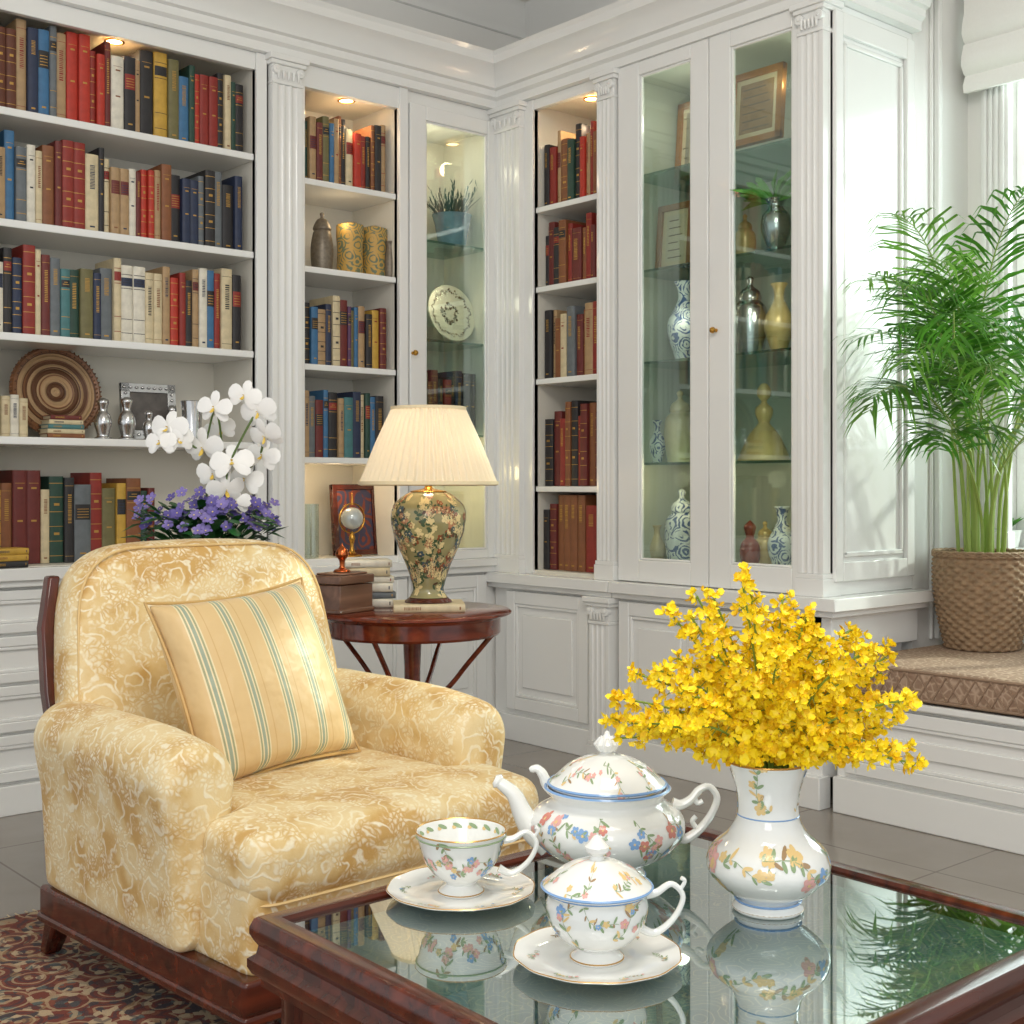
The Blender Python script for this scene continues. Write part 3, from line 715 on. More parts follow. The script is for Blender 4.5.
for i,(k,hh) in enumerate((('P',.12),('C',.12),('E',.115),('C',.11),('M',.10))):
    w=.014; flat(p.x,p.y+.01,z,w,hh,.08,k,0,['chestnut book at the bottom of the stack before the round tray','cream book second from bottom, stack before the round tray','teal book in the middle of the stack before the round tray','cream book second from top, stack before the round tray','maroon book on top of the stack before the round tray'][i],'stacked books before the round tray'); z+=w+.0006
sv=[(.0,0),(.026,0),(.028,.004),(.02,.01),(.024,.03),(.03,.055),(.024,.08),(.014,.095),(.016,.11),(.02,.125),(.014,.135),(.0,.14)]
for px,s,lb in ((103,.95,'slender silver vase beside the round tray'),(127,1.0,'silver pepper-pot shaped vase before the silver frame'),(149,.7,'small silver vase before the right half of the silver frame')):
    p=aty(px,435,YA+.05); lath('silver_vase',lb,'vase',(p.x,p.y,zs),[(r_*s,z_*s) for r_,z_ in sv],SILVER)
p=aty(149,435,YA+.14)
b=MB(); w_,h_=.098,.19
b.box(-w_,w_,-.01,0,0,h_,0)
for a in ((-w_,-w_+.03,0,h_),(w_-.03,w_,0,h_),(-w_,w_,0,.03),(-w_,w_,h_-.03,h_)): b.box(a[0],a[1],-.018,-.008,a[2],a[3],0)
for k in range(9):
    for zz in (.015,h_-.015): b.lathe(spl([(0,-.006),(.008,0),(0,.006)],3),8,(-w_+.012+k*(2*w_-.024)/8,-.018,zz),0)
for k in range(1,8):
    for xx in (-w_+.015,w_-.015): b.lathe(spl([(0,-.006),(.008,0),(0,.006)],3),8,(xx,-.018,.015+k*(h_-.03)/8),0)
b.box(-w_+.03,w_-.03,-.012,-.01,.03,h_-.03,1)
o=obj('picture_frame',b,[SILVER,M('frame_photo',c(90,84,80),.3,var=.8,vs=25)],bev=.001); o.location=(p.x,p.y,zs+.003); o.rotation_euler=(-.12,0,0); tag(o,'ornate silver picture frame standing on the ornament shelf','picture frame')
p=aty(192,437,YA+.06); lath('silver_beaker','silver beaker at the right end of the ornament shelf','beaker',(p.x,p.y,zs),[(0,0),(.03,0),(.032,.01),(.03,.02),(.034,.1),(.038,.135),(.036,.137),(.032,.12),(.0,.115)],SILVER,n=0)
p=aty(172,437,YA+.09); lath('silver_vase','silver narrow vase between the frame and the beaker','vase',(p.x,p.y,zs),[(r_*.8,z_*.85) for r_,z_ in sv],SILVER)
jm=M('carved_jar',c(120,110,96),.4,.4,var=.5,vs=90)
p=aty(322,262,YA+.09); lath('carved_jar','dark carved silver jar with a domed lid, middle shelf','jar',(p.x,p.y,1.786),[(0,0),(.032,0),(.04,.03),(.042,.09),(.034,.14),(.03,.15),(.034,.16),(.02,.19),(.006,.2),(.008,.215),(0,.22)],jm)
tm=damask('tin_pattern',c(196,156,78),c(108,118,92),2.2)
for px,s,lb in ((350,1,'left gold and green patterned tin on the middle shelf'),(374,1.0,'right gold and green patterned tin on the middle shelf')):
    p=aty(px,268,YA+.10)
    lath('decorated_tin',lb,'tin',(p.x,p.y,1.786),[(0,0),(.046,0),(.05,.01),(.048,.10),(.052,.15),(.052,.185),(.05,.19),(.02,.20),(0,.20)],tm,n=0,group='patterned tins')
p=aty(391,268,YA+.05); lath('small_jar','small pale jar at the right end beside the tins','jar',(p.x-.006,p.y,1.786),[(0,0),(.018,0),(.022,.06),(.014,.12),(.018,.14),(0,.14)],jm)
p=aty(355,552,YA+.15); b=MB()
w_,h_=.10,.27; b.box(-w_,w_,-.012,0,0,h_,0)
for a in ((-w_,-w_+.02,0,h_),(w_-.02,w_,0,h_),(-w_,w_,0,.02),(-w_,w_,h_-.02,h_)): b.box(a[0],a[1],-.022,-.01,a[2],a[3],0)
b.box(-w_+.02,w_-.02,-.014,-.012,.02,h_-.02,1)
o=obj('picture_frame',b,[MAHO,damask('small_painting',c(60,60,84),c(126,58,40),1.2)],bev=.002); o.location=(p.x,p.y,.732); o.rotation_euler=(-.1,0,0); tag(o,'dark framed small painting standing low behind the table lamp','picture frame')
p=aty(352,552,YA+.05); r=thing('globe_ornament','small brass and glass globe ornament on a stand behind the box','ornament',(p.x,p.y,.731))
b=MB(); b.lathe(spl([(0,0),(.034,0),(.036,.008),(.012,.02),(.007,.05),(.012,.07),(.006,.09),(0,.1)],4),20); obj('stand',b,BRASS,r)
b=MB(); b.lathe([(.042*math.sin(a*PI/12) if 0<a<12 else 0,.145-.042*math.cos(a*PI/12)) for a in range(13)],20); obj('globe',b,M('globe_glass',c(200,206,204),.05,.3,coat=1),r)
b=MB(); b.tube([(.055*math.cos(a*PI/12),0,.145+.055*math.sin(a*PI/12)) for a in range(24)]+[(.055,0,.145)],.003,6); b.tube([(0,0,.195),(0,0,.24)],[.005,.001],6); obj('ring',b,BRASS,r)
p=aty(306,548,YA+.06); lath('glass_vase','clear glass cylinder vase at the left end of low shelf','vase',(p.x+.02,p.y,.731),[(0,0),(.03,0),(.03,.2),(.028,.2),(.028,.006),(0,.006)],glassmat('vase_glass',(.88,.93,.93,1),.1),n=0)
BLW=damask('blue_white',c(218,224,222),c(70,98,144),2.6)
p=aty(452,242,YA+.14); r=thing('potted_succulent','spiky blue green plant in blue white pot in corner cabinet','potted plant',(p.x,p.y,1.951))
b=MB(); b.lathe([(0,0),(.05,0),(.055,.01),(.068,.09),(.078,.13),(.082,.14),(.076,.14),(.066,.11),(0,.11)],28); obj('pot',b,M('pot_blue',c(120,152,172),.2,var=.5,vs=22),r)
b=MB()
for k in range(90):
    a=random.random()*6.28; e=random.uniform(.5,1.5); L=random.uniform(.06,.17); d=Vector((math.cos(a)*math.cos(e),math.sin(a)*math.cos(e),math.sin(e)))
    s0=Vector((.04*math.cos(a)*random.random(),.04*math.sin(a)*random.random(),.11)); b.tube([s0,s0+d*L*.6,s0+d*L+Vector((0,0,-.01))],[.002,.0015,.0005],4)
    if k%2: 
        for q in range(4): b.petal(s0+d*L*(.5+.15*q),d+Vector((random.uniform(-1,1),random.uniform(-1,1),.3)),(0,0,1),.03,.008)
obj('foliage',b,M('succulent_green',c(74,104,100),.5,var=.3),r)
p=aty(448,338,YA+.13); b=MB(); b.lathe([(0,.004),(.055,.004),(.062,.008),(.098,.02),(.1,.022),(.098,.024),(.06,.012),(0,.008)],40,m=0)
zf=lambda rr:.0105 if rr<.06 else .013+(rr-.06)*.31
for k in range(18): flatdecal(b,zf,[(k*PI/9,.078,.015,0)],cols=(1,2))
for k in range(7): flatdecal(b,zf,[(k*.9,.028,.022,0)],cols=(1,2))
b.xf(Matrix.Translation((p.x,p.y,1.567+.118))@Matrix.Rotation(math.radians(78),4,'X')@Matrix.Scale(1.18,4))
DKB=M('plate_brown',c(128,104,76),.2)
tag(obj('plate',b,[M('plate_cream',c(226,218,196),.15),DKB,DKB,M('plate_blue',c(96,104,108),.2),DKB,DKB,DKB,DKB],None,(p.x,p.y,1.567)),'beige patterned plate standing upright in the corner cabinet','plate')
def incab(px,t): return atx(px,400,XB+t).y
def vaseB(px,z,prof,mat,name,label,cat,t=.15,s=1,n=5):
    return lath(name,label,cat,(XB+t,incab(px,t),z+.0005),[(a*s,q*s) for a,q in prof],mat,n=n)
VP=[(0,0),(.03,0),(.032,.006),(.028,.012),(.04,.05),(.052,.09),(.05,.13),(.03,.17),(.018,.2),(.02,.23),(.03,.25),(.027,.25),(.016,.22),(0,.2)]
JP=[(0,0),(.04,0),(.044,.01),(.05,.05),(.055,.1),(.05,.15),(.034,.17),(.036,.18),(.03,.2),(.012,.215),(.008,.225),(.012,.24),(0,.25)]
CCER=M('cream_ceramic',c(196,182,146),.2,var=.3,vs=30)
vaseB(684,1.44,VP,BLW,'vase','blue and white porcelain vase in the left glass door section','vase',s=1.15)
vaseB(680,1.08,JP,CCER,'lidded_jar','cream lidded jar behind the left glass door','jar',s=1.05)
vaseB(682,.70,JP,BLW,'lidded_jar','blue and white lidded jar at the bottom behind left glass door','jar',s=1.15)
vaseB(657,.70,VP,CCER,'vase','small cream vase left of the blue white lidded jar','vase',s=.6)
vaseB(657,1.08,VP,BLW,'vase','small blue and white vase left of the cream jar','vase',s=.62)
def frame(px,z,w_,h_,mf,mi,label,t=.30):
    b=MB(); y=incab(px,t); 
    b.box(-w_/2,w_/2,-.01,0,0,h_,0)
    f_=.022
    for a in ((-w_/2,-w_/2+f_,0,h_),(w_/2-f_,w_/2,0,h_),(-w_/2,w_/2,0,f_),(-w_/2,w_/2,h_-f_,h_)): b.box(a[0],a[1],-.022,-.009,a[2],a[3],0)
    b.box(-w_/2+f_,w_/2-f_,-.0125,-.01,f_,h_-f_,1)
    b.box(-w_/2+f_+.018,w_/2-f_-.018,-.0135,-.0125,f_+.018,h_-f_-.018,2)
    for k in range(6): b.box(-w_/2+f_+.03,w_/2-f_-.03-.01*(k%3),-.0142,-.0135,f_+.03+k*(h_-2*f_-.07)/5,f_+.034+k*(h_-2*f_-.07)/5,3)
    o=obj('picture_frame',b,[mf,M('frame_mat',c(214,196,158),.7),mi,M('frame_ink',c(110,90,66),.7)],bev=.002); o.location=(XB+t,y,z+.003); o.rotation_euler=(-.08,0,-PI/2)
    return tag(o,label,'picture frame')
GILT=M('gilt_frame',c(176,118,50),.35,.5,var=.3,vs=60)
frame(676,1.768,.17,.25,M('pale_frame',c(150,106,62),.4),M('parch',c(206,192,162),.8),'pale framed certificate standing behind the left glass door',t=.16)
frame(688,2.11,.10,.30,GILT,M('parch2',c(150,140,120),.8),'narrow gilt frame partly hidden behind the left glass door top',t=.25)
frame(757,2.14,.22,.25,GILT,M('dark_print',c(150,116,74),.7,var=.5,vs=30),'gilt framed picture at the top of right glass door',t=.10)
p=(XB+.10,incab(776,.10),1.7685); r=thing('silver_vase','silver vase of green leaves behind the right glass door','vase',p)
b=MB(); b.lathe(spl([(0,0),(.03,0),(.026,.01),(.038,.04),(.05,.08),(.046,.12),(.027,.145),(.024,.16),(.036,.175),(.032,.175),(.018,.155),(0,.15)],5),28); obj('body',b,SILVER,r)
b=MB()
for k in range(26):
    a=random.uniform(0,6.28); L=random.uniform(.08,.15); e=random.uniform(.1,1.1); d=Vector((math.cos(a)*math.cos(e)*.45,math.sin(a)*math.cos(e),math.sin(e)*.7))
    b.tube([(0,0,.155),Vector((0,0,.165))+d*L*.4],.002,4); b.petal(Vector((0,0,.165))+d*L*.25,d,(-.6,0,.6),L,.03,cup=-.2)
obj('leaves',b,M('vase_leaves',c(104,164,72),.4,var=.3),r)
GL=M('gilded_ceramic',c(208,180,118),.3,.15,var=.25,vs=30)
vaseB(750,1.44,JP,SILVER,'lidded_jar','tall silver lidded jar behind the right glass door','jar',s=1.1)
vaseB(779,1.44,VP,GL,'vase','gilded vase beside the silver jar in right glass section','vase',s=.95,t=.18)
vaseB(764,1.08,[(0,0),(.085,0),(.088,.006),(.075,.04),(.05,.09),(.022,.125),(.02,.135),(.03,.16),(.028,.18),(.012,.195),(.01,.205),(.022,.22),(.024,.24),(.012,.26),(0,.265)],GL,'figurine','golden figurine in a wide skirt behind the right glass door','figurine')
vaseB(750,.70,[(0,0),(.03,0),(.026,.02),(.035,.06),(.03,.10),(.014,.12),(.018,.14),(.02,.16),(0,.18)],M('red_ceramic',c(140,62,46),.3),'figurine','small red figurine at the bottom behind right glass door','figurine')
vaseB(782,.70,VP,BLW,'vase','blue and white vase at the bottom behind right glass door','vase',s=.9)
vaseB(765,.70,JP,GL,'lidded_jar','golden lidded jar between the red figurine and blue vase','jar',s=.7,t=.24)
vaseB(745,1.768,JP,GL,'lidded_jar','small golden lidded jar left of the leafy silver vase','jar',s=.7,t=.2)

# ---------------------------------------------------------------- rug
b=MB(); b.box(-.6,2.45,-.3,2.98,.0,.012)
o=obj('rug',b,RUGM,None,(0,0,0)); tag(o,'red and brown patterned persian rug under the armchair','rug')
b=MB()
for k in range(150):
    y=-.29+k*.0217; b.tube([(2.45,y,.006),(2.49,y+random.uniform(-.004,.004),.003)],.002,4)
for k in range(140):
    x=-.59+k*.0217; b.tube([(x,2.98,.006),(x+random.uniform(-.004,.004),3.02,.003)],.002,4)
f=obj('fringe',b,M('rug_fringe',c(190,170,140),.9),o); f['kind']='stuff'

# ---------------------------------------------------------------- armchair
ROT=math.radians(2.5); CX,CY=1.415,2.33
ch=thing('armchair','gold damask upholstered armchair with rolled arms and mahogany base','armchair',(CX,CY,.012),ROT)
ID=lambda u,v,w:(u,v,w)
b=MB(); out=rpoly([(-.345,-.385),(.345,-.385),(.350,-.17),(.38,-.16),(.38,.35),(-.38,.35),(-.38,-.16),(-.350,-.17)],[.04,.04,.01,.01,.03,.03,.01,.01],5)
b.slab(out,.150,.33,.010,ID); obj('seat_base',b,DAM,ch)
out=rpoly([(-.348,-.40),(.348,-.40),(.350,-.22),(.268,-.19),(.262,.24),(-.262,.24),(-.268,-.19),(-.350,-.22)],[.06,.06,.02,.015,.03,.03,.015,.02],6)
b=MB(); b.slab(out,.262,.398,.042,ID,crown=(0,.002))
b.v=[(x,y,z-(.010*max(0,(-y-.25))/.15 if z>.35 else 0)) for x,y,z in b.v]
cu=obj('seat_cushion',b,DAM,ch,subd=1)
def piping(loop,zf,r=.0055,par=ch,nm='piping'):
    b=MB(); b.tube([zf(p) for p in loop]+[zf(loop[0])],r,6); return obj(nm,b,DAMB,par)
piping([(x*.980,y*.980) for x,y in out],lambda p:(p[0],p[1],.270),.003,cu)
for sg in (-1,1):
    pts=[(.268,.150),(.268,.38)]
    for k in range(0,11): pts.append((.340-.078*math.cos(math.radians(-22+k*22)), .462+.078*math.sin(math.radians(-22+k*22))))
    pts+=[(.400,.36),(.388,.150)]
    pts=[(x*sg,z) for x,z in pts]
    out=rpoly(pts,.025,4)
    b=MB(); P=lambda u,v,w:(u,w,v)
    b.slab(out,-.215,.365,.034,P,crown=(.006,0),e=5)
    b.v=[(x,y,z-(.024*max(0,min(1,(-.06-y)/.15))**2 if z>.33 else 0)) for x,y,z in b.v]
    a_=obj('arm',b,DAM,ch,subd=1)
out=rpoly([(-.340,.16),(.325,.16),(.340,.52),(.305,.862),(-.318,.862),(-.355,.52)],[.02,.02,.1,.15,.15,.1],8)
b=MB(); lean=math.tan(math.radians(13))
P=lambda u,v,w:(u,w+(v-.16)*lean,v)
b.slab(out,.20,.345,.05,P,crown=(.022,0))
b.v=[(x,y,z+(.02*math.cos(x*4.5)-.02 if z>.7 else 0)) for x,y,z in b.v]
bk=obj('backrest',b,DAM,ch,subd=1)
b=MB(); lp=[P(-.008+(p[0]+.008)*.950,.16+(p[1]-.16)*.983,.2155) for p in out if p[1]>.5]
b.tube(lp,.0028,6); obj('seam',b,DAMB,bk)
for s_ in (-1,1):
    b=MB(); y0=.30; ex=.012 if s_<0 else 0
    secs=[(.16,.318,.350,.0,.03),(.55,.324+ex,.356+ex,.0,.034),(.68,.322+ex,.350+ex,.0,.034),(.79,.298+ex,.324+ex,.0,.03)]
    vs=[]; fs=[]
    for (z,xa,xb,ya,yb) in secs:
        yy=y0+(z-.16)*lean; vs+=[(s_*xa,yy+ya,z),(s_*xb,yy+ya,z),(s_*xb,yy+yb,z),(s_*xa,yy+yb,z)]
    for j in range(3):
        for i in range(4): k=(i+1)%4; fs.append((j*4+i,j*4+k,j*4+4+k,j*4+4+i))
    fs+=[(0,1,2,3),(12,13,14,15)]; b.add(vs,fs); obj('back_post',b,MAHOZ,ch,bev=.005)
b=MB()
out=rpoly([(-.368,-.398),(.368,-.398),(.392,.37),(-.392,.37)],[.012]*4,4)
b.slab(out,.090,.153,.008,ID)
b.slab([(x*1.012,y*1.012) for x,y in out],.078,.096,.006,ID)
obj('base_rail',b,MAHO,ch)
for sx in (-1,1):
    b=MB(); b.lathe(spl([(.0,0),(.020,0),(.024,.008),(.020,.018),(.028,.035),(.036,.055),(.030,.076),(.0,.082)],4),20,(sx*.32,-.355,0)); obj('leg',b,MAHOZ,ch)
    b=MB()
    b.add([(sx*.360-.018,.37,0),(sx*.360+.018,.37,0),(sx*.360+.018,.40,0),(sx*.360-.018,.40,0),(sx*.354-.026,.32,.085),(sx*.354+.026,.32,.085),(sx*.354+.026,.368,.085),(sx*.354-.026,.368,.085)],[(0,1,2,3),(4,5,6,7),(0,1,5,4),(1,2,6,5),(2,3,7,6),(3,0,4,7)])
    obj('leg',b,MAHOZ,ch,bev=.006)
# striped pillow
b=MB(); S=.205; N=22; vs=[];fs=[]
for side in (1,-1):
    for i in range(N+1):
        for j in range(N+1):
            u=-1+2*i/N; v=-1+2*j/N
            e=(max(0,1-u*u)**.5)*(max(0,1-v*v)**.5)
            k=1-.09*(1-v*v)*abs(u)**4; k2=1-.09*(1-u*u)*abs(v)**4
            vs.append((u*S*k, side*(.078*e**.75), v*S*k2))
n1=(N+1)**2
for q in range(2):
    for i in range(N):
        for j in range(N):
            a=q*n1+i*(N+1)+j; fs.append((a,a+1,a+N+2,a+N+1))
b.add(vs,fs)
pil=obj('throw_pillow',b,STRIPE,subd=1,ang=180)
bm=bmesh.new(); bm.from_mesh(pil.data); bmesh.ops.remove_doubles(bm,verts=bm.verts,dist=.0005); bmesh.ops.recalc_face_normals(bm,faces=bm.faces); bm.to_mesh(pil.data); bm.free()
pl=Matrix.Rotation(ROT,4,'Z')@Vector((-.045,.08,0))
pil.location=(CX+pl.x,CY+pl.y,.012+.576)
pil.rotation_euler=(math.radians(-24),math.radians(-4),ROT+math.radians(6))
tag(pil,'square striped gold and green cushion leaning on the armchair back','cushion')
b=MB(); lp=[]
for q in range(4):
    for i in range(N):
        t=-1+2*i/N; u,v=[(t,-1),(1,t),(-t,1),(-1,-t)][q]
        k=1-.09*(1-v*v)*abs(u)**4; k2=1-.09*(1-u*u)*abs(v)**4; lp.append((u*S*k,0,v*S*k2))
b.tube(lp+[lp[0]],.0035,6); obj('piping',b,M('pillow_piping',c(206,168,106),.5),pil)

# ---------------------------------------------------------------- round side table
TC=Vector((2.095,2.845,0)); TZ=.66
r=thing('side_table','round mahogany side table between the armchair and bookcase','side table',TC)
b=MB(); R=.272; b.lathe([(0,.646),(R-.03,.646),(R-.008,.647),(R,.651),(R,.655),(R-.006,.66),(0,.66)],64); obj('tabletop',b,REDW,r,ang=50)
b=MB(); b.lathe([(R-.042,.596),(R-.035,.593),(R-.03,.600),(R-.03,.638),(R-.022,.646),(R-.05,.646),(R-.05,.596),(R-.042,.596)],64); obj('apron',b,REDW,r)
b=MB(); b.lathe(spl([(.0,.07),(.05,.07),(.055,.10),(.03,.14),(.026,.2),(.04,.28),(.045,.33),(.028,.38),(.022,.46),(.024,.54),(.028,.60),(.036,.643),(0,.645)],5),28); obj('pedestal',b,REDW,r)
for k in range(4):
    a=k*PI/2+.5; d=Vector((math.cos(a),math.sin(a),0))
    b=MB(); b.tube(spl([Vector((0,0,.12))+d*.02,Vector((0,0,.13))+d*.09,Vector((0,0,.07))+d*.17,Vector((0,0,.02))+d*.25],5),[.028-.001*i for i in range(16)],8,flat=.7); obj('leg',b,REDW,r)
    b=MB(); b.tube(spl([Vector((0,0,.40))+d*.02,Vector((0,0,.445))+d*.10,Vector((0,0,.52))+d*.165,Vector((0,0,.60))+d*.235],5),.007,8); obj('brace',b,REDW,r)
lx,ly=TC.x+.016,TC.y-.052
flat(lx,ly,TZ,.022,.19,.15,'C',-TH+.25,'cream book lying flat under the table lamp')
zl=TZ+.023
r=thing('table_lamp','table lamp with painted ginger jar base and pleated cream shade','lamp',(lx,ly,zl))
b=MB(); b.lathe(spl([(0,0),(.060,0),(.062,.004),(.056,.009),(.048,.013),(.0,.015)],3),32); obj('base',b,MAHO,r)
pf=[(.052,.013),(.042,.030),(.044,.050),(.060,.10),(.088,.165),(.101,.220),(.096,.260),(.068,.288),(.048,.298)]
pp=spl(pf,6); b=MB(); b.lathe([(0,.013)]+[(x,y) for x,y in pp]+[(0,.299)],40)
lathedecal(b,pp,[(random.uniform(0,6.28),random.uniform(.05,.27),random.uniform(.030,.050),random.uniform(0,3)) for _ in range(80)],cols=(1,5,5,4,5,2),pb=.5,bs=1.5,lw=1.6)
JARG=M('lamp_jar_glaze',c(150,142,98),.12,var=.5,vs=14,coat=.5)
obj('jar',b,[JARG]+LMATS[1:],r)
b=MB(); b.lathe(spl([(.048,.298),(.048,.301),(.02,.306),(.010,.312),(.010,.33),(.007,.34),(.007,.50)],3),20); b.tube([(0,0,.5),(0,0,.53)],[.009,.003],8); obj('stem',b,BRASS,r)
def shademat():
    m=bpy.data.materials.new('pleated_shade'); m.use_nodes=True; nt=m.node_tree; nt.nodes.clear(); L=nt.links.new
    o=nt.nodes.new('ShaderNodeOutputMaterial'); d=nt.nodes.new('ShaderNodeBsdfDiffuse'); d.inputs[0].default_value=c(242,230,204)
    t=nt.nodes.new('ShaderNodeBsdfTranslucent'); t.inputs[0].default_value=c(246,234,212)
    x=nt.nodes.new('ShaderNodeMixShader'); x.inputs[0].default_value=.25; L(d.outputs[0],x.inputs[1]); L(t.outputs[0],x.inputs[2]); L(x.outputs[0],o.inputs[0]); return m
b=MB(); rf=lambda r_,z_,a:r_*(1+.034*math.cos(50*a)) if r_>.05 else r_
b.lathe([(.184,.318),(.176,.338),(.140,.43),(.098,.525)],400,rf=rf)
sh=obj('lamp_shade',b,shademat(),r,ang=80)
STR=M('shade_trim',c(230,212,174),.6)
b=MB(); b.lathe([(.182,.315),(.191,.318),(.191,.327),(.182,.327),(.182,.315)],48); obj('shade_band',b,STR,sh)
b=MB(); b.lathe([(.095,.520),(.103,.520),(.103,.529),(.095,.529),(.095,.520)],48); obj('shade_band',b,STR,sh)
light('POINT','lamp_bulb',(lx,ly,zl+.41),1.05,(1,.84,.64),.03)
p=atz(341,612,TZ); bz=thing('wooden_box','small brown wooden box on the side table, left of the lamp','box',(p.x+.01,p.y+.01,TZ),-TH+PI/2-.9+.5)
BOXM=woodmat('box_wood',c(92,62,46),c(134,98,76),.4)
b=MB(); b.box(-.07,.07,-.05,.05,.0,.075); b.box(-.074,.074,-.054,.054,0,.012); obj('body',b,BOXM,bz,bev=.003)
b=MB(); b.box(-.073,.073,-.053,.053,.077,.10); b.box(-.06,.06,-.04,.04,.10,.106); obj('lid',b,BOXM,bz,bev=.004)
p=Vector((2.05,3.0,0)); z=TZ
for i,(k,w_,hh) in enumerate((('W',.024,.15),('S',.018,.15),('W',.024,.145),('W',.018,.14),('C',.024,.13),('W',.02,.13))):
    flat(p.x,p.y,z,w_,hh,.11,k,-.6+.12*(i%2),['white book at the bottom of the stack behind the lamp','grey book second in the stack between box and lamp','white book third in the stack behind the lamp','thin white book fourth in the stack behind the lamp','cream book fifth in the stack behind the lamp','white book on top of the stack behind the lamp'][i],'stacked books on the side table'); z+=w_+.0006
COP=M('copper',c(190,104,60),.25,1)
lath('copper_ornament','small copper ornament on top of the brown wooden box','ornament',(bz.location.x,bz.location.y,TZ+.1065),[(0,0),(.022,0),(.02,.006),(.008,.012),(.008,.03),(.018,.045),(.014,.06),(.004,.07),(0,.08)],COP)

# ---------------------------------------------------------------- orchid stand
OC=Vector((1.63,3.14,0)); pz=.6905
r=thing('plant_stand','wooden plant stand behind the armchair','plant stand',OC)
b=MB(); b.lathe([(0,.67),(.15,.67),(.155,.68),(.15,.69),(0,.69)],40); obj('top',b,MAHO,r)
for k in range(4):
    a=k*PI/2+.4; d=Vector((math.cos(a),math.sin(a),0)); b=MB(); b.tube(spl([d*.11+Vector((0,0,.67)),d*.10+Vector((0,0,.4)),d*.09+Vector((0,0,.2)),d*.14],4),[.014]*13,8); obj('leg',b,MAHOZ,r)
r=thing('flower_planter','purple flowers with dark green leaves behind the armchair','planter',(OC.x,OC.y,pz))
b=MB(); b.lathe([(0,0),(.09,0),(.095,.01),(.12,.12),(.125,.13),(.112,.13),(.105,.11),(0,.11)],32); obj('pot',b,PORC,r)
b=MB()
for k in range(420):
    a=random.random()*6.28; rr=random.uniform(.0,.165); base=Vector((rr*math.cos(a),rr*math.sin(a),random.uniform(.11,.255)-rr*.15))
    b.petal(base,(math.cos(a),math.sin(a),random.uniform(-.3,1.0)),(0,0,1),random.uniform(.04,.07),.034,cup=-.15)
for k in range(20):
    a=k*.314; b.tube([(0.03*math.cos(a),.03*math.sin(a),.10),(.12*math.cos(a),.12*math.sin(a),.2)],.002,4)
obj('foliage',b,M('dark_leaves',c(38,88,42),.4,var=.4),r)
b=MB()
for k in range(110):
    a=random.random()*6.28; rr=.185*math.sqrt(random.random()); cz=.285+random.uniform(-.05,.035)-rr*.28
    q=Vector((rr*math.cos(a),rr*math.sin(a),cz)); nn=Vector((math.cos(a)*.5-.4,math.sin(a)*.5-.5,.7)).normalized(); t1=nn.orthogonal().normalized(); t2=nn.cross(t1)
    for j in range(5): an=j*1.256+k; b.petal(q,t1*math.cos(an)+t2*math.sin(an),nn,.017,.015,m=k%2,cup=.2,n=6)
    b.petal(q+nn*.002,t1,nn,.005,.005,m=2,n=5)
obj('blossoms',b,[M('violet_petals',c(128,114,180),.5),M('violet_dark',c(96,84,156),.5),M('violet_eye',c(230,210,110),.5)],r)
r=thing('orchid','white moth orchid with arching sprays above the purple flowers','orchid',(OC.x,OC.y,pz))
OW=M('orchid_white',c(244,243,240),.45); OL=M('orchid_lip',c(226,196,90),.4)
def mothorchid(ctr,nn,sz):
    b=MB(); nn=nn.normalized(); up=(Vector((0,0,1))-nn*nn.z).normalized(); up=(up+Vector((random.uniform(-.3,.3),random.uniform(-.3,.3),0))).normalized(); sd=nn.cross(up)
    D=lambda an:up*math.cos(an)+sd*math.sin(an)
    for an in (0,2.2,-2.2): b.petal(ctr-nn*.002,D(an),nn,sz*.52,sz*.34,cup=-.18,n=10)
    for an in (1.35,-1.35): b.petal(ctr,D(an),nn,sz*.56,sz*.58,cup=-.15,n=12)
    b.petal(ctr+nn*.004,D(PI)+nn*.5,nn,sz*.22,sz*.14,m=1,cup=.5,n=8); b.petal(ctr+nn*.004,D(0)+nn,nn,sz*.09,sz*.08,m=1,cup=.4,n=6)
    return b
fl=[(168,428,.095),(160,442,.075),(178,440,.08),(214,408,.085),(203,448,.1),(220,430,.075),(244,396,.08),(258,412,.09),(265,436,.09),(262,456,.085),(232,462,.1),(245,480,.09),(226,490,.09),(213,474,.08),(236,502,.07),(250,398,.06)]
oc=[]
for (px,py,sz) in fl:
    q=atd(px,py,3.38+random.uniform(-.05,.05)); q=q-Vector((OC.x,OC.y,pz)); oc.append(q)
    nn=Vector((-.65+random.uniform(-.7,.7),-.75+random.uniform(-.7,.7),random.uniform(-.5,.35)))
    obj('blossom',mothorchid(q,nn,sz*1.05),[OW,OL],r)
b=MB()
def stem(pts): b.tube(spl(pts,5),.003,6)
stem([(0,0,.10),(0.0,0,.28),(.03,-.03,.36),oc[3]+Vector((0.01,.01,0)),oc[4]+Vector((0,.01,0)),oc[0]+Vector((.01,.01,0))])
stem([(0.01,0,.10),(0.03,-.02,.28),oc[9]+Vector((0,.01,0)),oc[7]+Vector((0,.01,0)),oc[6]+Vector((0,.01,0))])
stem([(0,0.01,.10),(0.0,0,.22),oc[12]+Vector((0,.01,0)),oc[10]+Vector((0,.01,0)),oc[7]+Vector((0,.012,0))])
obj('stem',b,M('orchid_stem',c(86,110,52),.5),r)

